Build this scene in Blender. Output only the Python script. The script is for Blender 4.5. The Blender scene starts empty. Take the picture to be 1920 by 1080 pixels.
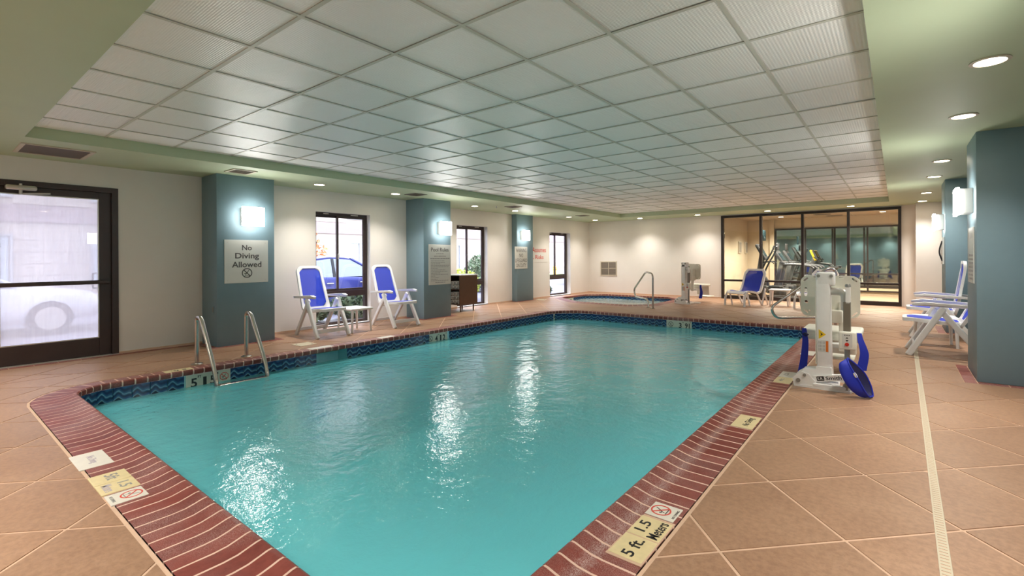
import bpy, bmesh, math, random
from mathutils import Vector, Matrix
random.seed(7)
SC = bpy.context.scene
COL = SC.collection
PI = math.pi

# ------------------------------------------------------------------ camera
CAM_H = 1.24
YAW, ROLL = 0.6566, -0.0054
cd = bpy.data.cameras.new('camera'); cam = bpy.data.objects.new('camera', cd); COL.objects.link(cam)
F_ = Vector((-math.sin(YAW), math.cos(YAW), 0)); R_ = Vector((math.cos(YAW), math.sin(YAW), 0)); U_ = Vector((0, 0, 1))
R2 = R_*math.cos(ROLL)+U_*math.sin(ROLL); U2 = -R_*math.sin(ROLL)+U_*math.cos(ROLL)
M = Matrix((R2, U2, -F_)).transposed().to_4x4(); M.translation = (0, 0, CAM_H)
cam.matrix_world = M
cd.sensor_width = 36; cd.lens = 897.8/1920*36
cd.shift_x = -28.5/1920; cd.shift_y = -57.9/1920
cd.clip_start = 0.05; cd.clip_end = 200
SC.camera = cam

# ------------------------------------------------------------------ world, exposure
SC.view_settings.view_transform = 'Standard'; SC.view_settings.look = 'None'
SC.view_settings.gamma = 1; SC.view_settings.use_curve_mapping = False
SC.view_settings.exposure = 1.8
w = bpy.data.worlds.new('sky'); SC.world = w; w.use_nodes = True
bg = w.node_tree.nodes['Background']; bg.inputs[0].default_value = (0.80, 0.84, 1.0, 1); bg.inputs[1].default_value = 2.1
SC.cycles.use_denoising = True
SC.cycles.max_bounces = 10; SC.cycles.diffuse_bounces = 5; SC.cycles.glossy_bounces = 5
SC.cycles.transmission_bounces = 6; SC.cycles.transparent_max_bounces = 14
SC.cycles.sample_clamp_indirect = 4.0
SC.cycles.caustics_reflective = False; SC.cycles.caustics_refractive = False
SCONCE_E = 11.5      # emission of the sconce diffusers
DOWN_W = 46.0        # watts of one downlight
GYM_W = 120.0

# ------------------------------------------------------------------ helpers
def S(r, g, b):
    f = lambda c: (c/255/12.92) if c/255 <= .04045 else ((c/255+.055)/1.055)**2.4
    return (f(r), f(g), f(b), 1)

class NT:
    def __init__(s, name):
        s.m = bpy.data.materials.new(name); s.m.use_nodes = True
        s.t = s.m.node_tree; s.n = s.t.nodes; s.l = s.t.links
        s.p = s.n['Principled BSDF']; s.out = s.n['Material Output']
    def node(s, typ, **kw):
        n = s.n.new(typ)
        for k, v in kw.items():
            if k.startswith('i_'):
                key = k[2:]
                key = int(key) if key.isdigit() else key.replace('_', ' ')
                n.inputs[key].default_value = v
            else: setattr(n, k, v)
        return n
    def link(s, a, b): s.l.new(a, b)
    def math(s, op, a, b=None, c=None):
        n = s.n.new('ShaderNodeMath'); n.operation = op
        for i, x in enumerate((a, b, c)):
            if x is None: continue
            if isinstance(x, (int, float)): n.inputs[i].default_value = x
            else: s.link(x, n.inputs[i])
        return n.outputs[0]
    def mixc(s, fac, a, b, mode='MIX'):
        n = s.n.new('ShaderNodeMix'); n.data_type = 'RGBA'; n.blend_type = mode
        for i, x in ((0, fac), (6, a), (7, b)):
            if isinstance(x, (int, float)): n.inputs[i].default_value = x
            elif isinstance(x, tuple): n.inputs[i].default_value = x
            else: s.link(x, n.inputs[i])
        return n.outputs[2]
    def noise(s, scale, detail=3, rough=.55, coord='Object', vec=None):
        n = s.node('ShaderNodeTexNoise'); n.inputs['Scale'].default_value = scale
        n.inputs['Detail'].default_value = detail; n.inputs['Roughness'].default_value = rough
        if vec is None:
            tc = s.node('ShaderNodeTexCoord'); vec = tc.outputs[coord]
        s.link(vec, n.inputs['Vector']); return n.outputs['Fac']
    def ramp(s, fac, stops):
        n = s.node('ShaderNodeValToRGB'); e = n.color_ramp.elements
        while len(e) < len(stops): e.new(.5)
        for k, (pos, c) in enumerate(stops):
            e[k].position = pos; e[k].color = c
        s.link(fac, n.inputs[0]); return n.outputs[0]
    def bump(s, h, strength=.2, dist=.01):
        n = s.node('ShaderNodeBump'); n.inputs['Strength'].default_value = strength
        n.inputs['Distance'].default_value = dist; s.link(h, n.inputs['Height'])
        return n.outputs[0]
    def world(s):
        return s.node('ShaderNodeNewGeometry').outputs['Position']

def mat(name, col, rough=.5, metal=0, var=0, vscale=6, bump=0, bscale=60, spec=.5, coat=0, coord='Object'):
    t = NT(name); p = t.p
    p.inputs['Base Color'].default_value = col; p.inputs['Roughness'].default_value = rough
    p.inputs['Metallic'].default_value = metal; p.inputs['Specular IOR Level'].default_value = spec
    p.inputs['Coat Weight'].default_value = coat
    if var:
        n = t.noise(vscale, 4, .6, coord)
        d = tuple(c*(1-var) for c in col[:3])+(1,); b = tuple(min(1, c*(1+var)) for c in col[:3])+(1,)
        t.link(t.ramp(n, [(.3, d), (.7, b)]), p.inputs['Base Color'])
    if bump:
        t.link(t.bump(t.noise(bscale, 3, .6, coord), bump, .004), p.inputs['Normal'])
    return t.m

def emis(name, col, st):
    t = NT(name); t.n.remove(t.p)
    e = t.node('ShaderNodeEmission'); e.inputs[0].default_value = col; e.inputs[1].default_value = st
    t.link(e.outputs[0], t.out.inputs[0]); return t.m

MT = {}
MT['wall'] = mat('white_wall_paint', S(231, 226, 220), .65, var=.03, vscale=1.3, bump=.08, bscale=90)
MT['gymwall'] = mat('tan_gym_paint', S(205, 190, 165), .6, var=.03, vscale=1.5)
MT['teal'] = mat('teal_wall_paint', S(118, 144, 155), .5, var=.05, vscale=2, bump=.15, bscale=120)
MT['soffit'] = mat('sage_soffit_paint', S(178, 192, 160), .55, var=.03, vscale=1.2, bump=.03, bscale=20)
MT['grid'] = mat('ceiling_grid_metal', S(198, 199, 188), .45)
MT['dark'] = mat('bronze_frame', S(58, 44, 42), .38, var=.12, vscale=5)
MT['black'] = mat('black_frame', S(40, 32, 30), .4)
MT['white'] = mat('white_resin', S(236, 236, 236), .38)
MT['white2'] = mat('white_powder_coat', S(242, 241, 238), .35, var=.03, vscale=9)
MT['cream'] = mat('cream_plastic', S(236, 233, 220), .42, var=.04, vscale=9)
MT['steel'] = mat('brushed_stainless', S(196, 190, 182), .24, metal=1)
MT['chrome'] = mat('polished_chrome', S(220, 220, 220), .08, metal=1)
MT['greym'] = mat('grey_metal', S(150, 148, 142), .4, metal=.3)
MT['taupe'] = mat('taupe_tube', S(128, 120, 106), .4, metal=.3)
MT['alu'] = mat('satin_aluminium', S(205, 200, 192), .35, metal=.6)
MT['grout'] = mat('deck_grout', S(214, 180, 154), .8, var=.08, vscale=8)
MT['cgrout'] = mat('coping_grout', S(226, 192, 174), .8, var=.06, vscale=8)
MT['ink'] = mat('black_ink', S(38, 36, 36), .6)
MT['greyink'] = mat('grey_ink', S(84, 80, 80), .6)
MT['paleink'] = mat('pale_grey_ink', S(150, 148, 146), .6)
MT['redink'] = mat('red_ink', S(212, 78, 66), .6)
MT['fadedink'] = mat('faded_lilac_ink', S(190, 180, 190), .6)
MT['board'] = mat('sign_board', S(214, 214, 208), .22)
MT['marker'] = mat('marker_cream', S(226, 208, 160), .4, var=.06, vscale=20)
MT['markerw'] = mat('marker_white', S(228, 222, 210), .4, var=.04, vscale=20)
MT['tilew'] = mat('white_glazed_tile', S(214, 212, 196), .2)
MT['wood'] = mat('brown_laminate', S(96, 68, 50), .45, var=.12, vscale=7)
MT['towel'] = mat('white_towel', S(236, 233, 228), .9, bump=.5, bscale=220)
MT['blue'] = mat('blue_webbing', S(22, 44, 178), .6, bump=.3, bscale=300)
MT['navy'] = mat('navy_lining', S(40, 42, 92), .65, var=.15, vscale=14)
MT['ventdark'] = mat('vent_mesh', S(96, 84, 72), .7)
MT['ventgrey'] = mat('vent_grey', S(148, 140, 128), .5, metal=.3)
MT['ventframe'] = mat('vent_frame', S(196, 186, 166), .5)
MT['red'] = mat('red_plastic', S(200, 44, 30), .4)
MT['yellow'] = mat('yellow_sticker', S(240, 200, 30), .5)
MT['orange'] = mat('orange_sticker', S(224, 120, 40), .5)
MT['rubber'] = mat('black_rubber', S(30, 30, 32), .6)
MT['dgrey'] = mat('charcoal_plastic', S(62, 62, 64), .45)
MT['mgrey'] = mat('silver_plastic', S(104, 106, 106), .4, metal=.4)
MT['screen'] = mat('dark_screen', S(40, 60, 66), .15)
MT['drain'] = mat('drain_plastic', S(206, 194, 170), .5)
MT['asphalt'] = mat('asphalt', S(120, 118, 128), .85, var=.1, vscale=3)
MT['kerb'] = mat('concrete_kerb', S(170, 168, 168), .8)
MT['grass'] = mat('lawn', S(150, 176, 96), .9, var=.25, vscale=4)
MT['siding'] = mat('cream_siding', S(186, 172, 160), .7, var=.03, vscale=2)
MT['band'] = mat('mauve_band', S(158, 138, 138), .7)
MT['leaf'] = mat('bush_leaves', S(106, 124, 94), .7, var=.3, vscale=5)
MT['leaf2'] = mat('yellow_green_leaves', S(186, 196, 90), .7, var=.25, vscale=5)
MT['leaf3'] = mat('autumn_leaves', S(214, 150, 96), .7, var=.3, vscale=4)
MT['bark'] = mat('bark', S(90, 70, 58), .9)
MT['carblue'] = mat('blue_car_paint', S(58, 66, 140), .18, metal=.3, coat=.6)
MT['carwhite'] = mat('white_car_paint', S(228, 228, 232), .2, coat=.6)
MT['carglass'] = mat('car_glass', S(120, 130, 150), .06, spec=.9)
MT['curtain'] = mat('curtain', S(220, 222, 220), .9)
MT['sconce_box'] = mat('sconce_housing', S(232, 232, 228), .4)
MT['lamp'] = emis('sconce_diffuser', (1.0, .965, .91, 1), SCONCE_E)
MT['down'] = emis('downlight_lens', (1.0, .86, .66, 1), 14.0)
MT['yfoam'] = mat('hydrant_yellow', S(236, 190, 70), .5)

def m_sling():
    t = NT('blue_sling_mesh'); p = t.p
    p.inputs['Base Color'].default_value = S(14, 54, 196); p.inputs['Roughness'].default_value = .6
    tr = t.node('ShaderNodeBsdfTransparent'); mx = t.node('ShaderNodeMixShader'); mx.inputs[0].default_value = .09
    t.link(p.outputs[0], mx.inputs[1]); t.link(tr.outputs[0], mx.inputs[2]); t.link(mx.outputs[0], t.out.inputs[0]); return t.m
MT['sling'] = m_sling()

def m_floor():
    t = NT('stained_deck_tile'); p = t.p; pos = t.world()
    n1 = t.noise(1.6, 5, .6, vec=pos); n2 = t.noise(34, 4, .7, vec=pos)
    c = t.ramp(n1, [(.3, S(148, 112, 86)), (.5, S(163, 127, 99)), (.72, S(177, 142, 113))])
    c = t.mixc(.45, c, t.ramp(n2, [(.36, S(138, 100, 78)), (.6, S(181, 141, 113))]))
    n3 = t.noise(210, 2, .5, vec=pos)
    c = t.mixc(t.ramp(n3, [(.66, (0, 0, 0, 1)), (.72, (.5, .5, .5, 1))]), c, S(120, 84, 66))
    oi = t.node('ShaderNodeObjectInfo')
    hv = t.node('ShaderNodeHueSaturation'); t.link(c, hv.inputs['Color'])
    t.link(t.math('MULTIPLY_ADD', oi.outputs['Random'], .16, .92), hv.inputs['Value'])
    t.link(hv.outputs[0], p.inputs['Base Color'])
    t.link(t.math('MULTIPLY_ADD', n2, .25, .3), p.inputs['Roughness'])
    t.link(t.bump(n2, .12, .004), p.inputs['Normal']); return t.m
MT['floor'] = m_floor()

def m_brick():
    t = NT('red_coping_brick'); p = t.p; pos = t.world()
    oi = t.node('ShaderNodeObjectInfo')
    base = t.ramp(oi.outputs['Random'], [(0, S(112, 42, 32)), (.5, S(126, 50, 38)), (1, S(140, 60, 48))])
    n1 = t.noise(24, 4, .65, vec=pos)
    c = t.mixc(.35, base, t.ramp(n1, [(.3, S(90, 36, 32)), (.7, S(152, 80, 70))]))
    # mineral bloom: worn pale speckle in drifting patches
    n2 = t.noise(1.3, 3, .6, vec=pos); n3 = t.noise(260, 2, .6, vec=pos)
    k = t.math('MULTIPLY', t.ramp(n2, [(.44, (0, 0, 0, 1)), (.62, (1, 1, 1, 1))]), t.ramp(n3, [(.46, (0, 0, 0, 1)), (.62, (1, 1, 1, 1))]))
    c = t.mixc(t.math('MULTIPLY', k, .55), c, S(204, 178, 172))
    # lime line where splashed water dries along the right-hand lip
    sp = t.node('ShaderNodeSeparateXYZ'); t.link(pos, sp.inputs[0])
    dx = t.math('ABSOLUTE', t.math('ADD', t.math('ADD', sp.outputs[0], 1.0), t.math('MULTIPLY', t.math('SUBTRACT', n1, .5), .05)))
    bd = t.math('MULTIPLY', t.math('SUBTRACT', 1.0, t.math('MINIMUM', t.math('MULTIPLY', dx, 24.0), 1.0)), t.ramp(n3, [(.42, (0, 0, 0, 1)), (.6, (1, 1, 1, 1))]))
    c = t.mixc(t.math('MULTIPLY', bd, .75), c, S(206, 184, 178))
    t.link(c, p.inputs['Base Color']); p.inputs['Roughness'].default_value = .46
    t.link(t.bump(n3, .12, .002), p.inputs['Normal']); return t.m
MT['brick'] = m_brick()

def m_panel():
    # vinyl ceiling panel: rows of small raised dashes
    t = NT('embossed_vinyl_panel'); p = t.p
    tc = t.node('ShaderNodeTexCoord'); sp = t.node('ShaderNodeSeparateXYZ'); t.link(tc.outputs['Object'], sp.inputs[0])
    a = t.math('SINE', t.math('MULTIPLY', sp.outputs[0], 2*PI/.0205))
    b = t.math('SINE', t.math('MULTIPLY', sp.outputs[1], 2*PI/.0130))
    h = t.math('ADD', t.math('MULTIPLY', a, .6), t.math('MULTIPLY', b, .4))
    oi = t.node('ShaderNodeObjectInfo')
    t.link(t.ramp(oi.outputs['Random'], [(0, S(238, 239, 236)), (1, S(244, 245, 243))]), p.inputs['Base Color'])
    p.inputs['Roughness'].default_value = .34
    t.link(t.bump(h, .42, .003), p.inputs['Normal']); return t.m
MT['panel'] = m_panel()

def m_wave():
    # glazed wave tile, object space: x along the wall, z up; origin at the tile centre
    t = NT('blue_wave_tile'); p = t.p
    tc = t.node('ShaderNodeTexCoord'); sp = t.node('ShaderNodeSeparateXYZ'); t.link(tc.outputs['Object'], sp.inputs[0])
    x, z = sp.outputs[0], sp.outputs[2]
    wv = t.math('SINE', t.math('MULTIPLY', x, 2*PI/.15))
    wv2 = t.math('SINE', t.math('MULTIPLY_ADD', x, 4*PI/.15, 1.1))
    f = t.math('ADD', t.math('MULTIPLY', z, 1/.155), t.math('ADD', t.math('MULTIPLY', wv, .11), t.math('MULTIPLY', wv2, .05)))
    f = t.math('ADD', f, .5)
    f = t.math('ADD', f, t.math('MULTIPLY', t.math('SUBTRACT', t.noise(22, 3), .5), .16))
    n = S(20, 38, 88); d = S(10, 22, 54); m = S(44, 92, 140); l = S(122, 168, 190)
    c = t.ramp(f, [(0, d), (.16, d), (.2, l), (.28, m), (.42, n), (.46, d), (.54, m), (.6, l), (.66, m), (.8, n), (.9, n), (1, m)])
    t.link(c, p.inputs['Base Color']); p.inputs['Roughness'].default_value = .12; return t.m
MT['wave'] = m_wave()

def fres(t, normal=None, f0=.03, fmax=1.0):
    lw = t.node('ShaderNodeLayerWeight'); lw.inputs['Blend'].default_value = .5
    if normal is not None: t.link(normal, lw.inputs['Normal'])
    k = t.math('POWER', lw.outputs['Facing'], 5.0)
    return t.math('MULTIPLY_ADD', k, fmax-f0, f0)

def m_glass(name, tint=(.96, .98, 1, 1), f0=.05, fog=0, rough=0.0):
    t = NT(name); t.n.remove(t.p)
    tr = t.node('ShaderNodeBsdfTransparent'); tr.inputs[0].default_value = tint
    gl = t.node('ShaderNodeBsdfGlossy'); gl.inputs['Roughness'].default_value = rough
    mx = t.node('ShaderNodeMixShader'); t.link(fres(t, f0=f0), mx.inputs[0])
    src = tr.outputs[0]
    if fog:
        # condensation: milky film with runs
        tl = t.node('ShaderNodeBsdfTranslucent'); tl.inputs[0].default_value = (.70, .66, .70, 1)
        df = t.node('ShaderNodeBsdfDiffuse'); df.inputs[0].default_value = (.74, .72, .75, 1)
        a1 = t.node('ShaderNodeMixShader'); a1.inputs[0].default_value = .5
        t.link(tl.outputs[0], a1.inputs[1]); t.link(df.outputs[0], a1.inputs[2])
        pos = t.world(); mp = t.node('ShaderNodeMapping'); mp.inputs['Scale'].default_value = (1, 30, 1.2); t.link(pos, mp.inputs[0])
        n1 = t.noise(1.0, 4, .6, vec=mp.outputs[0]); n2 = t.noise(1.4, 3, .5, vec=pos)
        k = t.math('ADD', t.math('MULTIPLY', n1, .25), t.math('MULTIPLY', n2, .3))
        a2 = t.node('ShaderNodeMixShader'); t.link(t.math('ADD', k, fog-.27), a2.inputs[0])
        t.link(src, a2.inputs[1]); t.link(a1.outputs[0], a2.inputs[2]); src = a2.outputs[0]
    t.link(src, mx.inputs[1]); t.link(gl.outputs[0], mx.inputs[2]); t.link(mx.outputs[0], t.out.inputs[0]); return t.m
MT['glass'] = m_glass('window_glass', f0=.035)
MT['fogglass'] = m_glass('fogged_door_glass', fog=.55)
MT['gymglass'] = m_glass('gym_glass', (.93, .94, .91, 1), f0=.045)
MT['mirror'] = mat('gym_mirror', (.80, .86, .84, 1), .03, metal=1)

def m_water(name, tint, scat, scale, amp, mixs):
    t = NT(name); t.n.remove(t.p); pos = t.world()
    n1 = t.noise(scale, 4, .62, vec=pos); n2 = t.noise(scale*.28, 2, .5, vec=pos)
    h = t.math('ADD', n1, t.math('MULTIPLY', n2, 1.6))
    nm = t.bump(h, amp, .03)
    tr = t.node('ShaderNodeBsdfTransparent'); tr.inputs[0].default_value = tint
    df = t.node('ShaderNodeBsdfDiffuse'); df.inputs[0].default_value = scat; t.link(nm, df.inputs['Normal'])
    a = t.node('ShaderNodeMixShader'); a.inputs[0].default_value = mixs
    t.link(tr.outputs[0], a.inputs[1]); t.link(df.outputs[0], a.inputs[2])
    gl = t.node('ShaderNodeBsdfGlossy'); gl.inputs['Roughness'].default_value = .03; t.link(nm, gl.inputs['Normal'])
    mx = t.node('ShaderNodeMixShader'); t.link(fres(t, nm, .022), mx.inputs[0])
    t.link(a.outputs[0], mx.inputs[1]); t.link(gl.outputs[0], mx.inputs[2]); t.link(mx.outputs[0], t.out.inputs[0]); return t.m
MT['water'] = m_water('pool_water', (.60, .98, 1.0, 1), (.24, .88, .97, 1), 10.0, .26, .48)
MT['spawater'] = m_water('spa_water', (.75, .9, .86, 1), (.62, .72, .66, 1), 5.0, .3, .6)
MT['plaster'] = mat('pool_plaster', S(186, 232, 238), .7, var=.08, vscale=2.5)
MT['stepedge'] = mat('step_edge_tile', S(60, 110, 130), .4)
MT['spaplaster'] = mat('spa_plaster', S(196, 204, 196), .7, var=.05, vscale=3)

# ------------------------------------------------------------------ mesh builder
class MB:
    def __init__(s): s.v = []; s.f = []
    def add(s, vs, fs):
        o = len(s.v); s.v += [tuple(v) for v in vs]; s.f += [tuple(i+o for i in f) for f in fs]; return s
    def box(s, x0, x1, y0, y1, z0, z1):
        return s.add([(x0, y0, z0), (x1, y0, z0), (x1, y1, z0), (x0, y1, z0), (x0, y0, z1), (x1, y0, z1), (x1, y1, z1), (x0, y1, z1)],
                     [(0, 3, 2, 1), (4, 5, 6, 7), (0, 1, 5, 4), (1, 2, 6, 5), (2, 3, 7, 6), (3, 0, 4, 7)])
    def bbox(s, x0, x1, y0, y1, z0, z1, b=.008, seg=2, M=None):
        bm = bmesh.new(); bmesh.ops.create_cube(bm, size=1)
        for v in bm.verts: v.co = ((x0+x1)/2+v.co.x*(x1-x0), (y0+y1)/2+v.co.y*(y1-y0), (z0+z1)/2+v.co.z*(z1-z0))
        b = min(b, .45*min(x1-x0, y1-y0, z1-z0))
        bmesh.ops.bevel(bm, geom=bm.edges[:], offset=b, segments=seg, affect='EDGES', profile=.5)
        bm.verts.index_update()
        vs = [(M @ v.co if M else v.co)[:] for v in bm.verts]
        s.add(vs, [[v.index for v in f.verts] for f in bm.faces]); bm.free(); return s
    def beam(s, p0, p1, w, h, up=(0, 0, 1), b=.006):
        # rounded bar from p0 to p1, w across, h along 'up'
        p0, p1 = Vector(p0), Vector(p1); d = p1-p0; L = d.length; d.normalize()
        u = Vector(up); r = d.cross(u)
        if r.length < 1e-4: r = d.cross(Vector((1, 0, 0)))
        r.normalize(); u = r.cross(d)
        Mx = Matrix((d, r, u)).transposed().to_4x4(); Mx.translation = (p0+p1)/2
        return s.bbox(-L/2, L/2, -w/2, w/2, -h/2, h/2, b, 2, Mx)
    def tube(s, path, r, n=10, closed=False, cap=True):
        P = [Vector(p) for p in path]; N = len(P); rings = []
        rs = r if isinstance(r, (list, tuple)) else [r]*N
        prev = None
        for i in range(N):
            a = P[i-1] if (i > 0 or closed) else P[i]; b = P[(i+1) % N] if (i < N-1 or closed) else P[i]
            t = (b-a).normalized()
            if prev is None:
                u = t.cross(Vector((0, 0, 1)));
                if u.length < 1e-3: u = t.cross(Vector((1, 0, 0)))
            else: u = prev-t*prev.dot(t)
            u.normalize(); prev = u; v = t.cross(u)
            rings.append([P[i]+(u*math.cos(2*PI*k/n)+v*math.sin(2*PI*k/n))*rs[i] for k in range(n)])
        vs = [q for R in rings for q in R]; fs = []
        for i in range(N if closed else N-1):
            j = (i+1) % N
            for k in range(n):
                l = (k+1) % n; fs.append((i*n+k, i*n+l, j*n+l, j*n+k))
        if cap and not closed: fs += [tuple(range(n))[::-1], tuple((N-1)*n+k for k in range(n))]
        return s.add(vs, fs)
    def cyl(s, p0, p1, r, n=14, r1=None): return s.tube([p0, p1], [r, r if r1 is None else r1], n)
    def lathe(s, prof, n=20, c=(0, 0, 0)):
        vs = []; fs = []; m = len(prof)
        for k in range(n):
            a = 2*PI*k/n
            vs += [(c[0]+r*math.cos(a), c[1]+r*math.sin(a), c[2]+z) for r, z in prof]
        for k in range(n):
            l = (k+1) % n
            for i in range(m-1): fs.append((k*m+i, l*m+i, l*m+i+1, k*m+i+1))
        return s.add(vs, fs)
    def prism(s, poly, a, b, M=None):
        # polygon in local XY extruded a..b along local Z, then placed by M
        n = len(poly); vs = [(x, y, a) for x, y in poly]+[(x, y, b) for x, y in poly]
        if M: vs = [(M @ Vector(v))[:] for v in vs]
        fs = [tuple(range(n))[::-1], tuple(range(n, 2*n))]+[(i, (i+1) % n, n+(i+1) % n, n+i) for i in range(n)]
        return s.add(vs, fs)
    def ball(s, c, r, n=10, m=7, sc=(1, 1, 1)):
        prof = [(r*math.sin(PI*i/m)+1e-5, -r*math.cos(PI*i/m)) for i in range(m+1)]
        o = len(s.v); s.lathe(prof, n)
        for i in range(o, len(s.v)):
            v = s.v[i]; s.v[i] = (c[0]+v[0]*sc[0], c[1]+v[1]*sc[1], c[2]+v[2]*sc[2])
        return s
    def mesh(s, name):
        me = bpy.data.meshes.new(name); me.from_pydata(s.v, [], s.f); me.update(); return me
    def build(s, name, m, parent=None, smooth=False, loc=None, rz=0):
        # vertices are given in the parent's local space
        me = s.mesh(name); me.materials.append(MT[m] if isinstance(m, str) else m)
        if smooth:
            for p in me.polygons: p.use_smooth = True
            me.set_sharp_from_angle(angle=math.radians(40))
        return link(name, me, parent, loc, rz)

def link(name, me, parent=None, loc=None, rz=0):
    o = bpy.data.objects.new(name, me); COL.objects.link(o)
    if parent: o.parent = parent
    if loc: o.location = loc
    if rz: o.rotation_euler = (0, 0, rz)
    return o

def tag(o, label=None, cat=None, group=None, kind=None):
    if label: o['label'] = label
    if cat: o['category'] = cat
    if group: o['group'] = group
    if kind: o['kind'] = kind
    return o

def thing(name, label, cat, loc=(0, 0, 0), rz=0, group=None):
    o = bpy.data.objects.new(name, None); COL.objects.link(o); o.empty_display_size = .1
    o.location = loc; o.rotation_euler = (0, 0, rz); return tag(o, label, cat, group)

def struct(name, mb, m, parent=None, smooth=False):
    return tag(mb.build(name, m, parent, smooth), kind='structure')

def sempty(name):
    o = bpy.data.objects.new(name, None); COL.objects.link(o); return tag(o, kind='structure')

def dup(root, loc, rz=0, label=None, group=None, swap=None, skip=()):
    def cp(o, par):
        if o.name.split('.')[0] in skip and par is not None: return None
        c = o.copy(); COL.objects.link(c)
        if par is not None: c.parent = par
        if swap and o.type == 'MESH' and o.data.materials[0].name in swap:
            c.data = o.data.copy(); c.data.materials[0] = MT[swap[o.data.materials[0].name]]
        for ch in list(o.children): cp(ch, c)
        return c
    c = cp(root, None); c.location = loc; c.rotation_euler = (0, 0, rz)
    if label: c['label'] = label
    if group: c['group'] = group
    return c

def frame(o, right, up):
    r = Vector(right).normalized(); u = Vector(up).normalized(); n = r.cross(u)
    Mx = Matrix((r, u, n)).transposed().to_4x4(); Mx.translation = Vector(o); return Mx

def flat(outer, holes, t, M, name, m, parent):
    # plate with real holes, in the XY plane of M, t thick (towards +Z of M)
    cu = bpy.data.curves.new(name, 'CURVE'); cu.dimensions = '2D'; cu.fill_mode = 'BOTH'; cu.extrude = t/2
    for pts in [outer]+list(holes):
        sp = cu.splines.new('POLY'); sp.points.add(len(pts)-1); sp.use_cyclic_u = True
        for i, (x, y) in enumerate(pts): sp.points[i].co = (x, y, 0, 1)
    return curve_to(cu, M @ Matrix.Translation((0, 0, t/2)), name, m, parent)

def curve_to(cu, M, name, m, parent, fit=None, align=(.5, .5)):
    tmp = bpy.data.objects.new('tmp', cu); COL.objects.link(tmp)
    dg = bpy.context.evaluated_depsgraph_get()
    me = bpy.data.meshes.new_from_object(tmp.evaluated_get(dg)); bpy.data.objects.remove(tmp); bpy.data.curves.remove(cu)
    if fit:
        xs = [v.co.x for v in me.vertices]; ys = [v.co.y for v in me.vertices]
        x0, x1, y0, y1 = min(xs), max(xs), min(ys), max(ys)
        w_, h_ = fit; sx = w_/(x1-x0) if w_ else None; sy = h_/(y1-y0) if h_ else sx
        if sx is None: sx = sy
        for v in me.vertices:
            v.co.x = (v.co.x-x0-(x1-x0)*align[0])*sx; v.co.y = (v.co.y-y0-(y1-y0)*align[1])*sy
    me.transform(M); me.name = name; me.materials.clear(); me.materials.append(MT[m])
    return link(name, me, parent)

def text(s, M, w_, h_, m, parent, name='lettering', t=.002, bold=0, align=(.5, .5)):
    cu = bpy.data.curves.new(name, 'FONT'); cu.body = s; cu.extrude = t/2; cu.offset = bold; cu.resolution_u = 3
    return curve_to(cu, M, name, m, parent, (w_, h_), align)

def rrect(x0, x1, y0, y1, r, n=5):
    pts = []
    for cx, cy, a0 in ((x1-r, y1-r, 0), (x0+r, y1-r, 90), (x0+r, y0+r, 180), (x1-r, y0+r, 270)):
        for k in range(n+1):
            a = math.radians(a0+90*k/n); pts.append((cx+r*math.cos(a), cy+r*math.sin(a)))
    return pts
def circ(cx, cy, r, n=28, a0=0, a1=2*PI): return [(cx+r*math.cos(a0+(a1-a0)*k/n), cy+r*math.sin(a0+(a1-a0)*k/n)) for k in range(n)]

def curve_pts(pts, n=4):
    # Catmull-Rom through the points
    P = [Vector(p) for p in pts]; out = []
    for i in range(len(P)-1):
        a = P[max(i-1, 0)]; b = P[i]; c = P[i+1]; d = P[min(i+2, len(P)-1)]
        for k in range(n):
            t = k/n; out.append(.5*((2*b)+(c-a)*t+(2*a-5*b+4*c-d)*t*t+(3*b-a-3*c+d)*t**3))
    out.append(P[-1]); return out

def fillet(pts, r, n=5):
    # polyline with rounded corners
    P = [Vector(p) for p in pts]; out = [P[0]]
    rs = r if isinstance(r, (list, tuple)) else [r]*(len(P)-2)
    for i in range(1, len(P)-1):
        a = (P[i-1]-P[i]); b = (P[i+1]-P[i]); q = min(rs[i-1], a.length*.49, b.length*.49)
        p0 = P[i]+a.normalized()*q; p1 = P[i]+b.normalized()*q
        for k in range(n+1):
            t = k/n; out.append(p0*(1-t)**2+P[i]*2*t*(1-t)+p1*t*t)
    out.append(P[-1]); return out

# convex clipping in plan
def clip(poly, a, b, keep_left=True):
    out = []; n = len(poly)
    sd = lambda p: ((b[0]-a[0])*(p[1]-a[1])-(b[1]-a[1])*(p[0]-a[0]))*(1 if keep_left else -1)
    for i in range(n):
        p, q = poly[i], poly[(i+1) % n]; s0, s1 = sd(p), sd(q)
        if s0 >= 0: out.append(p)
        if s0*s1 < 0:
            t = s0/(s0-s1); out.append((p[0]+(q[0]-p[0])*t, p[1]+(q[1]-p[1])*t))
    return out
def area(p): return .5*sum(p[i][0]*p[(i+1) % len(p)][1]-p[(i+1) % len(p)][0]*p[i][1] for i in range(len(p))) if len(p) > 2 else 0
def minus(poly, cv):
    # poly minus the convex counter-clockwise polygon cv, as convex pieces
    out = []; rem = poly; n = len(cv)
    x = [p[0] for p in poly]; y = [p[1] for p in poly]; X = [p[0] for p in cv]; Y = [p[1] for p in cv]
    if max(x) <= min(X) or min(x) >= max(X) or max(y) <= min(Y) or min(y) >= max(Y): return [poly]
    for i in range(n):
        a, b = cv[i], cv[(i+1) % n]
        o = clip(rem, a, b, False)
        if area(o) > 1e-5: out.append(o)
        rem = clip(rem, a, b, True)
        if area(rem) < 1e-6: break
    else:
        return out
    return out if area(rem) < 1e-6 and out else out
def rect(x0, x1, y0, y1): return [(x0, y0), (x1, y0), (x1, y1), (x0, y1)]
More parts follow.
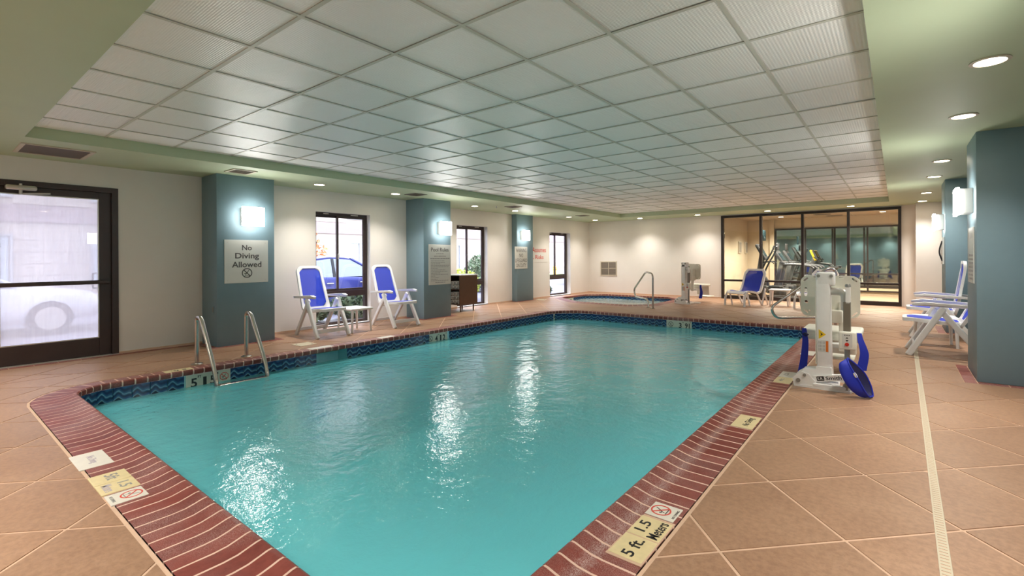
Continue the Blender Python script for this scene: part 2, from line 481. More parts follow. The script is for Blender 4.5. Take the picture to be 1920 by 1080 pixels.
# ------------------------------------------------------------------ room dimensions
ZS, ZC = 2.44, 2.548            # soffit underside, tile ceiling
X1, X2 = -8.08, -8.55           # window wall: near stretch, far stretch (steps back behind the second pillar)
YJ = 6.75                       # where it steps back
YB, YN = 14.65, -1.6            # back wall, near wall
XR = 1.28                       # right wall
GX0, GX1 = -4.075, 0.10         # glass wall to the gym
GY = 18.5                       # gym far wall
XS, XL, YS0, YS1 = -0.122, -6.72, 0.71, 13.42   # raised part of the ceiling

# ------------------------------------------------------------------ walls
def wall_run(mb, xf, th, y0, y1, openings, z1):
    # wall whose room face is at x = xf, running along y, with (ya, yb, za, zb) openings
    y = y0
    for ya, yb, za, zb in openings:
        mb.box(xf-th, xf, y, ya, -.12, z1)
        if za > -.1: mb.box(xf-th, xf, ya, yb, -.12, za)
        mb.box(xf-th, xf, ya, yb, zb, z1); y = yb
    mb.box(xf-th, xf, y, y1, -.12, z1)
DOOR = (.47, 1.70, -.12, 2.165)
W1 = (4.40, 5.50, .02, 2.07); W2 = (8.26, 9.38, .02, 2.045); W3 = (12.24, 13.44, .02, 2.02)
mb = MB(); wall_run(mb, X1, .24, YN, YJ, [DOOR, W1], 2.75); wall_run(mb, X2, .24, YJ, YB+.2, [W2, W3], 2.75)
mb.box(X2-.24, X1-.24, YJ-.24, YJ, -.12, 2.75)
wl = struct('wall_left', mb, 'wall')
mb = MB(); mb.box(X2-.24, GX0, YB, YB+.16, -.1, 2.75); mb.box(GX0, GX1, YB, YB+.16, 2.41, 2.75)
mb.box(GX1, .36, YB, YB+.16, -.1, 2.75); mb.box(.36, XR, 14.25, YB+.16, -.1, 2.75)
struct('wall_back', mb, 'wall')
struct('wall_right', MB().box(XR, XR+.16, YN-.16, YB+.16, -.1, 2.75), 'teal')
struct('wall_near', MB().box(X1-.24, XR, YN-.16, YN, -.1, 2.75), 'teal')

# ------------------------------------------------------------------ ceiling: green soffit ring, raised field of panels
mb = MB()
mb.box(X2-.2, XR, YN, YS0, ZS, 2.74); mb.box(XS, XR, YS0, YS1, ZS, 2.74)
mb.box(X2-.2, XL, YS0, YS1, ZS, 2.74); mb.box(X2-.2, XR, YS1, YB, ZS, 2.74)
ceil = struct('ceiling', mb, 'soffit')
MB().box(XL, XS, YS0, YS1, 2.66, 2.74).build('ceiling_deck', 'grid', ceil)
PX0, PY0, PS = -.7167, 1.921, .6103
xs = [XS]+[PX0-PS*k for k in range(0, 11) if XL < PX0-PS*k < XS]+[XL]
ys = [YS0]+[PY0+PS*k for k in range(-3, 22) if YS0+.02 < PY0+PS*k < YS1-.02]+[YS1]
xs.sort(); ys.sort(); pm = {}
for i in range(len(xs)-1):
    for j in range(len(ys)-1):
        a, b = xs[i+1]-xs[i]-.014, ys[j+1]-ys[j]-.014; key = (round(a, 3), round(b, 3))
        if key not in pm:
            m_ = MB().bbox(-a/2, a/2, -b/2, b/2, 0, .014, .003, 1).mesh('ceiling_panel'); m_.materials.append(MT['panel']); pm[key] = m_
        o = link('ceiling_panel', pm[key], ceil, ((xs[i]+xs[i+1])/2, (ys[j]+ys[j+1])/2, ZC+.004+random.uniform(0, .0025)))
        o.rotation_euler = (random.gauss(0, .0016), random.gauss(0, .0016), 0)
for x in xs[1:-1]: MB().box(x-.012, x+.012, YS0, YS1, ZC-.001, ZC+.003).build('ceiling_grid_bar', 'grid', ceil)
for y in ys[1:-1]:
    for i in range(len(xs)-1): pass
    MB().box(XL, XS, y-.012, y+.012, ZC-.0005, ZC+.0032).build('ceiling_grid_bar', 'grid', ceil)

# ------------------------------------------------------------------ pool outline
PXL, PXR, PYN, PYB = -6.12, -1.115, .945, 9.30
def pool_path(off, n=7):
    # counter-clockwise outline of the lip, pushed out by off
    pts = []
    for cx, cy, r, a0 in ((PXR-.25, PYN+.25, .25, 270), (PXR-.22, PYB-.22, .22, 0), (PXL+.7, PYB-.7, .7, 90), (PXL+.3, PYN+.3, .3, 180)):
        for k in range(n+1):
            a = math.radians(a0+90*k/n); pts.append((cx+(r+off)*math.cos(a), cy+(r+off)*math.sin(a)))
    return pts
CW = .305
SPA_O = [(-5.3, 10.92), (-4.74, 11.5), (-4.74, 13.5), (-5.3, 14.1), (-7.6, 14.1), (-8.2, 13.5), (-8.2, 11.95), (-7.0, 11.0)]
def inset(poly, d):
    n = len(poly); L = []
    for i in range(n):
        a = Vector(poly[i]); b = Vector(poly[(i+1) % n]); t = (b-a).normalized(); nn = Vector((-t.y, t.x)); L.append((a+nn*d, t))
    out = []
    for i in range(n):
        p, t = L[i-1]; q, u = L[i]; k = (q-p).cross(u)/t.cross(u) if hasattr(Vector((0, 0)), 'cross') else 0
        out.append(tuple(p+t*k))
    return out
def inset(poly, d):
    n = len(poly); L = []
    for i in range(n):
        a = poly[i]; b = poly[(i+1) % n]; l = math.hypot(b[0]-a[0], b[1]-a[1]); t = ((b[0]-a[0])/l, (b[1]-a[1])/l)
        L.append(((a[0]-t[1]*d, a[1]+t[0]*d), t))
    out = []
    for i in range(n):
        p, t = L[i-1]; q, u = L[i]; cr = t[0]*u[1]-t[1]*u[0]
        k = ((q[0]-p[0])*u[1]-(q[1]-p[1])*u[0])/cr; out.append((p[0]+t[0]*k, p[1]+t[1]*k))
    return out
SPA_I = inset(SPA_O, .21)

# ------------------------------------------------------------------ floor: diagonal tiles on a grout bed
PIL = [(X1, -7.53, 2.655, 3.44), (X1, -7.53, 6.36, 7.10), (X2, -8.37, 10.39, 11.14),
       (.62, XR, 2.70, 3.45), (.62, XR, 6.38, 7.13), (.62, XR, 10.10, 10.85)]
def bord(p):
    x0, x1, y0, y1 = p
    return rect(x0, x1+.10, y0-.10, y1+.10) if x0 < -2 else rect(x0-.10, x1, y0-.10, y1+.10)
DR0, DR1 = (.118, YN+.05), (.205, 9.4)      # trench drain centre line
dd = Vector((DR1[0]-DR0[0], DR1[1]-DR0[1])).normalized(); dn = Vector((dd.y, -dd.x))*.021
DRAIN = [(DR0[0]-dn.x, DR0[1]-dn.y), (DR0[0]+dn.x, DR0[1]+dn.y), (DR1[0]+dn.x, DR1[1]+dn.y), (DR1[0]-dn.x, DR1[1]-dn.y)]
THR = rect(X1, X1+.11, .30, 2.55)
HOLES = [pool_path(CW+.004, 7), SPA_O]
CUTS = [pool_path(CW+.022, 7), SPA_O]+[bord(p) for p in PIL]+[DRAIN, THR]
bed = [[(X2, YN), (XR, YN), (XR, YB), (X2, YB)]]
for h in HOLES: bed = [q for b in bed for q in minus(b, h)]
mb = MB()
for b in bed: mb.prism(b, -.10, -.003)
floor = struct('floor', mb, 'grout')
E1, E2, O0 = Vector((.412, .408)), Vector((-.378, .404)), Vector((-.18, 2.49))
rows = []
for i in range(-40, 41):
    for j in range(-40, 41):
        c = O0+E1*(i+.5)+E2*(j+.5)
        if not (X2-.6 < c.x < XR+.6 and YN-.6 < c.y < YB+.6): continue
        g = .487
        q = [c+(E1*a+E2*b) for a, b in ((-g, -g), (g, -g), (g, g), (-g, g))]
        q = [(p.x, p.y) for p in q]
        for a, b in (((X2, YB), (X2, YN)), ((X2, YN), (XR, YN)), ((XR, YN), (XR, YB)), ((XR, YB), (X2, YB))):
            q = clip(q, a, b)
        if area(q) < 2e-4: continue
        ps = [q]
        for h in CUTS: ps = [r for p in ps for r in minus(p, h)]
        ps = [r for p in ps for r in minus(p, rect(X2-1, X1, YN-1, YJ))]
        ps = [r for p in ps for r in minus(p, rect(.36, XR+1, 14.25, YB+1))]
        # border line along the window wall
        ps = [r for p in ps for r in minus(p, rect(-7.074, -7.060, YN, 9.6))]
        ps = [p for p in ps if area(p) > 6e-4]
        if ps: rows.append((c.length, ps))
rows.sort(key=lambda r: r[0])
far = MB()
for k, (d, ps) in enumerate(rows):
    if k < 296:
        mb = MB(); dz = random.uniform(-.0006, .0006)
        for p in ps: mb.prism(p, -.012, dz)
        mb.build('floor_tile', 'floor', floor)
    else:
        for p in ps: far.prism(p, -.012, 0)
if far.v: tag(far.build('far_floor_tile', 'floor', floor), kind='stuff')
def brick_row(x0, x1, y0, y1, along):
    L = (y1-y0) if along == 'y' else (x1-x0); n = max(1, round(L/.2)); s = L/n
    for k in range(n):
        a = k*s+.004; b = (k+1)*s-.004
        mb = MB()
        if along == 'y': mb.bbox(x0+.004, x1-.004, y0+a, y0+b, -.02, .0015, .002, 1)
        else: mb.bbox(x0+a, x0+b, y0+.004, y1-.004, -.02, .0015, .002, 1)
        mb.build('border_brick', 'brick', floor)
for x0, x1, y0, y1 in PIL:
    if x0 < -2:
        brick_row(x1, x1+.1, y0-.1, y1+.1, 'y'); brick_row(x0, x1, y0-.1, y0, 'x'); brick_row(x0, x1, y1, y1+.1, 'x')
    else:
        brick_row(x0-.1, x0, y0-.1, y1+.1, 'y'); brick_row(x0, x1, y0-.1, y0, 'x'); brick_row(x0, x1, y1, y1+.1, 'x')
brick_row(X1, X1+.1, .30, 2.55, 'y')
# baseboards
mb = MB(); mb.box(X1, X1+.012, YN, .47, 0, .03); mb.box(X1, X1+.012, 1.70, 2.65, 0, .03); mb.box(X1, X1+.012, 3.45, 4.40, 0, .03); mb.box(X1, X1+.012, 5.5, 6.35, 0, .03)
mb.box(X2, X2+.012, 7.1, 8.26, 0, .03); mb.box(X2, X2+.012, 9.38, 10.39, 0, .03); mb.box(X2, X2+.012, 11.14, 12.24, 0, .03); mb.box(X2, X2+.012, 13.44, YB, 0, .03)
struct('baseboard_left', mb, 'grout')
mb = MB(); mb.box(X2, GX0-.0, YB-.012, YB, 0, .03); struct('baseboard_back', mb, 'grout')

# ------------------------------------------------------------------ swimming pool
WZ = -.165
pool = thing('swimming_pool', 'turquoise indoor swimming pool edged with red brick coping', 'pool', (-3.6, 5.1, 0))
POFF = Vector((-3.6, 5.1, 0))
def lp(pts, z=0): return [(p[0]-POFF.x, p[1]-POFF.y, z) for p in pts]
# basin: walls and a floor that slopes from deep to shallow
ring = pool_path(.03, 7); n = len(ring); mb = MB()
SK = (3.32, 3.84)       # skimmer mouth on the left wall
zb = lambda y: -1.45+.5*(y-PYN)/(PYB-PYN)
top = [(x-POFF.x, y-POFF.y, -.035) for x, y in ring]; bot = [(x-POFF.x, y-POFF.y, zb(y)) for x, y in ring]
fs = []
for i in range(n):
    j = (i+1) % n
    if abs(ring[i][0]-ring[j][0]) < 1e-4 and ring[i][0] < -6: continue
    fs.append((i, n+i, n+j, j))
fs.append(tuple(range(n, 2*n)))
mb.add(top+bot, fs)
xw = PXL-.03-POFF.x; ya, yb_ = PYN+.3-POFF.y, PYB-.7-POFF.y; s0, s1 = SK[0]-POFF.y, SK[1]-POFF.y
zz = lambda y: zb(y+POFF.y)
def q4(y0, y1, za, zb2): mb.add([(xw, y0, za), (xw, y1, za), (xw, y1, zb2[1]), (xw, y0, zb2[0])], [(0, 1, 2, 3)])
q4(ya, s0, -.035, (zz(ya), zz(s0))); q4(s1, yb_, -.035, (zz(s1), zz(yb_))); q4(s0, s1, -.30, (zz(s0), zz(s1)))
mb.add([(xw, s0, -.035), (xw-.3, s0, -.035), (xw-.3, s0, -.3), (xw, s0, -.3), (xw, s1, -.035), (xw-.3, s1, -.035), (xw-.3, s1, -.3), (xw, s1, -.3)],
       [(0, 1, 2, 3), (4, 7, 6, 5), (1, 5, 6, 2), (3, 2, 6, 7), (0, 4, 5, 1)])
mb.build('basin', 'plaster', pool)
MB().add(lp(pool_path(.028, 7), WZ), [tuple(range(n))]).build('water_surface', 'water', pool)
# coping bricks: bullnose with a raised lip
PROF = [(CW, -.03), (CW, 0), (.16, .001), (.105, .006), (.062, .017), (.03, .026), (.012, .028), (0, .020), (-.004, .004), (0, -.022), (.012, -.032), (.1, -.034)]
def resample(off, cnt, base):
    return None
fine_i, fine_o = pool_path(0, 24), pool_path(1, 24)
seg = [0]
nf = len(fine_i)
mid = [((a[0]+.12*(b[0]-a[0])), (a[1]+.12*(b[1]-a[1]))) for a, b in zip(fine_i, fine_o)]
for i in range(nf):
    j = (i+1) % nf; seg.append(seg[-1]+math.hypot(mid[j][0]-mid[i][0], mid[j][1]-mid[i][1]))
TOT = seg[-1]; NB = round(TOT/.1015)
def at(s):
    s %= TOT; lo = 0
    for i in range(nf):
        if seg[i+1] >= s:
            j = (i+1) % nf; t = (s-seg[i])/max(1e-9, seg[i+1]-seg[i]); break
    p = Vector((fine_i[i][0]*(1-t)+fine_i[j][0]*t, fine_i[i][1]*(1-t)+fine_i[j][1]*t))
    q = Vector((fine_o[i][0]*(1-t)+fine_o[j][0]*t, fine_o[i][1]*(1-t)+fine_o[j][1]*t))
    d = (q-p).normalized(); return p, d
def coping(mb, sa, sb, prof, po, path):
    a, da = path(sa); b, db = path(sb); m = len(prof); vs = []
    for P, D in ((a, da), (b, db)): vs += [(P.x+D.x*o-po.x, P.y+D.y*o-po.y, z) for o, z in prof]
    fs = [(i, i+1, m+i+1, m+i) for i in range(m-1)]+[tuple(range(m))[::-1], tuple(range(m, 2*m))]
    return mb.add(vs, fs)
gp = [(o, z-.0009 if z > -.02 else z) for o, z in PROF]
gb = MB()
for k in range(NB):
    sa, sb = TOT*k/NB, TOT*(k+1)/NB
    coping(MB(), sa+.0064, sb-.0064, [(o, z+random.uniform(-.0006, .0006)*(z > -.01)) for o, z in PROF], POFF, at).build('coping_brick', 'brick', pool, smooth=True)
    coping(gb, sa, sb, [(o+(.001 if o < .05 else 0), z) for o, z in gp], POFF, at)
gb.build('coping_grout', 'cgrout', pool)
# waterline tiles
tm = MB().bbox(-.0735, .0735, -.006, .004, -.0765, .0765, .002, 1).mesh('waterline_tile'); tm.materials.append(MT['wave'])
wring = pool_path(.026, 4); TZ = -.112
MARKW = []
def wall_tiles(p, q, skip=()):
    p, q = Vector(p), Vector(q); L = (q-p).length; t = (q-p)/L; n_ = max(1, round(L/.151)); s = L/n_
    for k in range(n_):
        c = p+t*(k+.5)*s
        if any(a < (c.y if abs(t.y) > .7 else c.x) < b and (ax == ('y' if abs(t.y) > .7 else 'x')) and abs((c.x if ax == 'y' else c.y)-pos) < .1 for ax, pos, a, b in skip): continue
        o = link('waterline_tile', tm, pool, (c.x-POFF.x, c.y-POFF.y, TZ)); o.rotation_euler = (0, 0, math.atan2(t.y, t.x)+PI)
        o.scale = (min(1.0, s/.151) if n_ > 1 else s/.151, 1, 1)
XT, YT = PXL-.026, PYB+.026
SKIPS = [('y', XT, 1.86, 2.30), ('y', XT, SK[0]-.02, SK[1]+.02), ('y', XT, 5.24, 5.70), ('x', YT, -3.66, -3.16)]
for i in range(len(wring)): wall_tiles(wring[i], wring[(i+1) % len(wring)], SKIPS)
# steps in the far right corner: quarter rounds
for k, (r, z) in enumerate(((2.0, -.88), (1.6, -.68), (1.2, -.48), (.8, -.30))):
    cx, cy = PXR+.02, PYB+.02
    poly = [(cx, cy)]+[(cx-r*math.cos(a), cy-r*math.sin(a)) for a in [math.radians(90*i/20) for i in range(21)]]
    poly = [(x-POFF.x, y-POFF.y) for x, y in poly]
    st_ = MB().prism(poly, -1.02, z).build('step', 'plaster', pool)
    arc = [(p[0], p[1]) for p in poly[1:]]; ri = [(cx-POFF.x-(r-.06)*math.cos(math.radians(4.5*i)), cy-POFF.y-(r-.06)*math.sin(math.radians(4.5*i))) for i in range(21)]
    mb = MB(); mb.add([(x, y, z+.003) for x, y in arc]+[(x, y, z+.003) for x, y in ri]+[(x*1, y*1, z-.05) for x, y in arc], [(i, i+1, 22+i, 21+i) for i in range(20)]+[(42+i, 43+i, i+1, i) for i in range(20)])
    mb.build('step_edge', 'stepedge', st_)

def nodive(M, r, ringm, figm, parent, octa=False, t=.0016):
    k = 8 if octa else 26; off = PI/8 if octa else 0
    ar = r*.15
    cl = math.sqrt(.5)*(r-ar)
    flat(circ(0, 0, r, k, off, off+2*PI), [circ(0, 0, r-ar, k, off, off+2*PI)], t, M, 'prohibition_ring', ringm, parent)
    w_ = ar*.5/math.sqrt(2)
    mb = MB(); mb.prism([(-cl-w_, cl-w_), (cl-w_, -cl-w_), (cl+w_, -cl+w_), (-cl+w_, cl+w_)], 0, t, M)
    mb.build('prohibition_slash', ringm, parent)
    mb = MB()
    def bar(a, b, w2):
        a, b = Vector(a), Vector(b); d = (b-a).normalized(); n2 = Vector((-d.y, d.x))*w2
        mb.prism([tuple((a-n2)*r), tuple((b-n2)*r), tuple((b+n2)*r), tuple((a+n2)*r)], 0, t*.8, M)
    bar((.38, .62), (.12, .2), .05); bar((.12, .2), (-.15, -.1), .07); bar((-.15, -.1), (-.42, -.2), .045); bar((-.15, -.1), (-.3, -.46), .045)
    mb.prism([(x*r, y*r) for x, y in circ(-.42, -.06, .09, 10)], 0, t*.8, M)
    bar((-.5, -.62), (.5, -.62), .05)
    mb.build('diver_symbol', figm, parent)

# depth tiles in the waterline band
def band_marker(y0, y1, parts, octa, order):
    M0 = frame((XT+.006-POFF.x, (y0+y1)/2-POFF.y, TZ), (0, 1, 0), (0, 0, 1)); w_ = y1-y0
    t_ = MB().prism(rect(-w_/2, w_/2, -.0765, .0765), -.012, 0, M0).build('depth_tile', 'tilew', pool)
    for s, cx, cy, ww, hh, m in parts:
        text(s, M0 @ Matrix.Translation((cx, cy, .0008)), ww, hh, m, t_, t=.001, bold=.022)
    if order is not None: nodive(M0 @ Matrix.Translation((order, -.0, 0)), .048, 'redink' if octa else 'ink', 'ink', t_, octa, .001)
band_marker(1.86, 2.30, [('5', -.145, -.015, .06, .1, 'ink'), ('FT', -.092, .045, .034, .03, 'ink'), ('1', -.04, -.015, .034, .1, 'ink'), ('5', .04, -.015, .055, .1, 'ink'), ('M', .083, .05, .022, .022, 'ink')], True, .155)
band_marker(5.24, 5.70, [('4', -.02, -.01, .055, .1, 'ink'), ('FT', .03, .05, .03, .022, 'ink'), ('1', .075, -.01, .03, .1, 'ink'), ('2', .15, -.01, .055, .1, 'ink'), ('M', .2, .055, .018, .018, 'ink')], False, -.15)
M0 = frame((PXL+.7+(.7+.02)*math.cos(math.radians(160))-POFF.x, PYB-.7+(.7+.02)*math.sin(math.radians(160))-POFF.y, TZ), (math.sin(math.radians(20)), math.cos(math.radians(20)), 0), (0, 0, 1))
t_ = MB().prism(rect(-.17, .17, -.0765, .0765), -.012, .004, M0).build('depth_tile', 'tilew', pool)
for s, cx, ww in (('3', -.08, .05), ('91', .07, .1)): text(s, M0 @ Matrix.Translation((cx, -.01, .005)), ww, .1, 'ink', t_, t=.001, bold=.022)
M0 = frame((-3.41-POFF.x, YT-.006-POFF.y, TZ), (1, 0, 0), (0, 0, 1))
t_ = MB().prism(rect(-.25, .25, -.0765, .0765), -.012, 0, M0).build('depth_tile', 'tilew', pool)
for s, cx, cy, ww, hh in (('3', .03, -.01, .055, .1), ('FT', .085, .05, .03, .02), ('91', .17, -.01, .09, .1), ('M', .228, .055, .016, .016)): text(s, M0 @ Matrix.Translation((cx, cy, .0008)), ww, hh, 'ink', t_, t=.001, bold=.022)
nodive(M0 @ Matrix.Translation((-.16, 0, 0)), .05, 'ink', 'ink', t_, False, .001)

# depth markers let into the coping
def marker(x0, x1, y0, y1, right, up, m='marker', texts=(), nd=None, name='depth_marker', z=.0035):
    cx, cy = (x0+x1)/2-POFF.x, (y0+y1)/2-POFF.y; a, b = (x1-x0)/2, (y1-y0)/2
    t_ = MB().bbox(cx-a, cx+a, cy-b, cy+b, -.02, z, .003, 2).build(name, m, pool)
    M0 = frame((cx, cy, z), right, up)
    for s, tx, ty, ww, hh, ink in texts: text(s, M0 @ Matrix.Translation((tx, ty, .0004)), ww, hh, ink, t_, t=.001, bold=.014)
    if nd: nodive(M0 @ Matrix.Translation((nd[0], nd[1], 0)), nd[2], 'redink', nd[3], t_, False, .001)
RY, UX = (0, 1, 0), (-1, 0, 0)
XO0, XO1 = -.968, -.818
MB().box(-.985-POFF.x, -.812-POFF.x, 1.785-POFF.y, 2.165-POFF.y, -.01, .0022).build('marker_bed', 'grout', pool)
marker(XO0, XO1, 1.80, 1.972, RY, UX, texts=[('5 ft.', 0, 0, .135, .055, 'ink')])
marker(XO0, XO1, 1.978, 2.15, RY, UX, texts=[('1.5', 0, .033, .09, .052, 'ink'), ('Meters', 0, -.038, .15, .05, 'ink')])
marker(XO0, XO1-.01, 2.172, 2.31, RY, UX, 'markerw', nd=(0, .014, .048, 'greyink'), texts=[('NO DIVING', 0, -.058, .085, .012, 'greyink')])
marker(XO0, XO1, 3.675, 3.985, RY, UX, texts=[('No Diving', 0, -.02, .2, .055, 'ink')])
marker(XO0, XO1, 5.20, 5.46, RY, UX, texts=[('4 ft.', 0, .02, .12, .04, 'paleink')])
marker(XO0, XO1, 5.47, 5.74, RY, UX, 'markerw', texts=[('1.2', 0, .02, .09, .04, 'paleink')])
marker(XO0, XO1, 6.85, 7.15, RY, UX, 'markerw')
RX, UY = (1, 0, 0), (0, 1, 0)
marker(-4.10, -3.79, .615, .775, RX, UY, 'markerw', texts=[('No Diving', 0, 0, .15, .05, 'fadedink')])
marker(-3.625, -3.462, .62, .785, RX, UY, texts=[('5ft', 0, .01, .09, .06, 'paleink')])
marker(-3.458, -3.295, .62, .785, RX, UY, texts=[('1.5', 0, .03, .085, .05, 'paleink'), ('Meters', 0, -.04, .11, .045, 'fadedink')])
marker(-3.275, -3.125, .625, .78, RX, UY, 'markerw', nd=(0, .02, .048, 'paleink'), texts=[('NO DIVING', 0, -.058, .085, .014, 'paleink')])
RL, UL = (0, -1, 0), (1, 0, 0)
marker(-6.40, -6.25, 1.72, 1.98, RL, UL, texts=[('5 ft.', 0, 0, .14, .05, 'ink')])
marker(-6.40, -6.22, 3.35, 3.68, RL, UL, 'markerw')
marker(-6.40, -6.22, 4.45, 4.72, RL, UL, 'markerw')

# ------------------------------------------------------------------ hot tub
SOFF = Vector((-6.45, 12.5, 0))
spa = thing('hot_tub', 'sunken angular hot tub with red brick rim in the far left corner', 'hot tub', SOFF)
so = [(x-SOFF.x, y-SOFF.y) for x, y in inset(SPA_O, .18)]; ns = len(so)
MB().add([(x, y, -.03) for x, y in so]+[(x, y, -.8) for x, y in so], [(i, ns+i, ns+(i+1) % ns, (i+1) % ns) for i in range(ns)]+[tuple(range(ns, 2*ns))]).build('basin', 'spaplaster', spa)
MB().add([(x, y, -.115) for x, y in so], [tuple(range(ns))]).build('water_surface', 'spawater', spa)
SPR = [(0, -.03), (0, 0), (.12, .002), (.165, .012), (.195, .024), (.208, .02), (.212, 0), (.208, -.025), (.19, -.03), (.1, -.03)]
gm = MB()
for i in range(ns):
    a, b = Vector(SPA_O[i]), Vector(SPA_O[(i+1) % ns]); ai, bi = Vector(SPA_I[i]), Vector(SPA_I[(i+1) % ns])
    cnt = max(3, round((ai-bi).length/.115))
    for k in range(cnt):
        mb = MB(); vs = []
        for t in ((k+.045)/cnt, (k+.955)/cnt):
            p = a.lerp(b, t); q = ai.lerp(bi, t); d = (q-p)/.21
            vs += [(p.x+d.x*o-SOFF.x, p.y+d.y*o-SOFF.y, z) for o, z in SPR]
        m = len(SPR)
        mb.add(vs, [(j, m+j, m+j+1, j+1) for j in range(m-1)]+[tuple(range(m)), tuple(range(m, 2*m))[::-1]])
        mb.build('coping_brick', 'brick', spa, smooth=True)
    for k in range(1):
        vs = []
        for t in (0, 1):
            p = a.lerp(b, t); q = ai.lerp(bi, t); d = (q-p)/.21
            vs += [(p.x+d.x*min(o, .206)-SOFF.x, p.y+d.y*min(o, .206)-SOFF.y, z-.001) for o, z in SPR]
        m = len(SPR); gm.add(vs, [(j, m+j, m+j+1, j+1) for j in range(m-1)])
    L = (Vector(so[i])-Vector(so[(i+1) % ns])).length; t = (Vector(so[(i+1) % ns])-Vector(so[i]))/L; c_ = max(1, round(L/.151))
    nn = Vector((-t.y, t.x))*.004
    for k in range(c_):
        c = Vector(so[i])+t*(k+.5)*L/c_+nn
        o = link('waterline_tile', tm, spa, (c.x, c.y, TZ)); o.rotation_euler = (0, 0, math.atan2(t.y, t.x)+PI)
gm.build('coping_grout', 'cgrout', spa)
M0 = frame((-8.02-SOFF.x+.045, 12.5-SOFF.y-.0, TZ), (0, 1, 0), (0, 0, 1))
t_ = MB().prism(rect(-.2, .2, -.0765, .0765), -.02, 0, M0).build('depth_tile', 'tilew', spa)
text('3 FT', M0 @ Matrix.Translation((0, 0, .001)), .2, .08, 'ink', t_, t=.001)
# ------------------------------------------------------------------ pillars
PLAB = ['teal pillar carrying the No Diving Allowed sign', 'teal pillar carrying the Pool Rules sign', 'shallow teal pillar carrying the lifeguard warning sign, by the hot tub',
        None, 'wide teal pillar at the right edge, beside the white chair', 'teal pillar behind the farther of the two chairs on the right']
for p, l in zip(PIL, PLAB):
    x0, x1, y0, y1 = p
    if l is None: l = 'teal pillar nearest the camera on the right, just outside the frame'
    cx, cy = (x0+x1)/2, (y0+y1)/2
    o = MB().bbox(x0-cx, x1-cx, y0-cy, y1-cy, 0, ZS, .006, 2).build('pillar', 'teal', None, True, (cx, cy, 0)); tag(o, l, 'pillar')

# ------------------------------------------------------------------ wall sconces
def sconce(label, x, y, z, d):
    # d = +1 faces +x, -1 faces -x, 0 faces +y
    t = thing('wall_sconce', label, 'wall lamp', (x, y, z), {1: 0, -1: PI, 0: PI/2}[d], 'square wall sconces on the pillars' if d else 'sconces on the near wall')
    MB().bbox(0, .105, -.135, .135, -.125, .125, .006, 2).build('housing', 'sconce_box', t)
    MB().bbox(.105, .135, -.15, .15, -.14, .14, .004, 2).build('diffuser', 'lamp', t)
    mb = MB()
    for sy in (-.125, .125):
        for sz in (-.115, .115): mb.cyl((.134, sy, sz), (.14, sy, sz), .006, 8)
    mb.build('screw', 'chrome', t)
    return t
sconce('lit square sconce above the No Diving Allowed sign', -7.53, 3.09, 1.85, 1)
sconce('lit square sconce above the Pool Rules sign', -7.53, 6.855, 1.85, 1)
sconce('lit square sconce above the lifeguard warning sign', -8.37, 10.67, 1.855, 1)
sconce('lit square sconce on the pillar nearest the camera, out of frame', .62, 3.05, 1.79, -1)
sconce('lit square sconce seen edge-on, larger of the two on the right pillars', .62, 6.72, 1.79, -1)
sconce('lit square sconce seen edge-on, smaller and farther of the two on the right pillars', .62, 10.5, 1.78, -1)

# ------------------------------------------------------------------ signs
def sign(name, label, o, right, up, w_, h_, th=.008, m='board', screws=True):
    M0 = frame((0, 0, 0), right, up); t = thing(name, label, 'sign', o)
    MB().bbox(-w_/2, w_/2, -h_/2, h_/2, 0, th, .002, 1, M0).build('board', m, t)
    if screws:
        mb = MB()
        for sx in (-1, 1):
            for sy in (-1, 1): mb.lathe([(.008, 0), (.006, .002), (0.0001, .003)], 8)
        mb = MB()
        for sx in (-1, 1):
            for sy in (-1, 1):
                mb.prism(circ(sx*(w_/2-.04), sy*(h_/2-.04), .007, 8), th, th+.002, M0)
        mb.build('screw', 'alu', t)
    return t, M0 @ Matrix.Translation((0, 0, th))
t, M0 = sign('wall_sign', 'white square sign reading No Diving Allowed', (-7.529, 3.045, 1.20), (0, 1, 0), (0, 0, 1), .595, .625)
for s, y, w_ in (('No', .2, .132), ('Diving', .082, .325), ('Allowed', -.045, .40)):
    text(s, M0 @ Matrix.Translation((0 if s != 'Diving' else .005, y-(.012 if s == 'Diving' else 0), 0)), w_, {'No': .08, 'Diving': .105, 'Allowed': .085}[s], 'greyink', t, bold=.016)
nodive(M0 @ Matrix.Translation((0, -.17, 0)), .07, 'ink', 'ink', t)
t, M0 = sign('wall_sign', 'tall white sign headed Pool Rules with fine print', (-7.529, 6.785, 1.095), (0, 1, 0), (0, 0, 1), .605, .83, screws=False)
text('Pool Rules', M0 @ Matrix.Translation((0, .31, 0)), .48, .08, 'greyink', t, bold=.006)
def lines(M0, t, spec, name='print_line', ink='paleink'):
    rnd = random.Random(3); mb = MB()
    for y, x0, x1, h_ in spec:
        x = x0
        while x < x1-.005:
            w_ = min(rnd.uniform(.02, .07), x1-x); mb.prism(rect(x, x+w_, y-h_/2, y+h_/2), 0, .0012, M0); x += w_+.01
    tag(mb.build(name, ink, t), kind='stuff')
L = [(.225, -.1, .1, .012), (.175, -.16, .16, .016), (.125, -.26, .27, .02)]
for k, x1 in enumerate((.12, .14, .0, .27, .25, -.06, .14, .2, 0, .22, -.12, -.03, -.07, .25)): L.append((.078-k*.0315, -.245, x1, .010))
L.append((-.37, -.13, .15, .012))
lines(M0, t, L)
t, M0 = sign('wall_sign', 'white sign reading Warning No Lifeguard On Duty', (-8.369, 10.575, 1.225), (0, 1, 0), (0, 0, 1), .57, .62, screws=False)
for s, y, w_ in (('WARNING', .205, .47), ('NO', .065, .17), ('LIFEGUARD', -.075, .53), ('ON DUTY', -.215, .46)):
    text(s, M0 @ Matrix.Translation((0, y, 0)), w_, .105, 'greyink', t, bold=-.002)
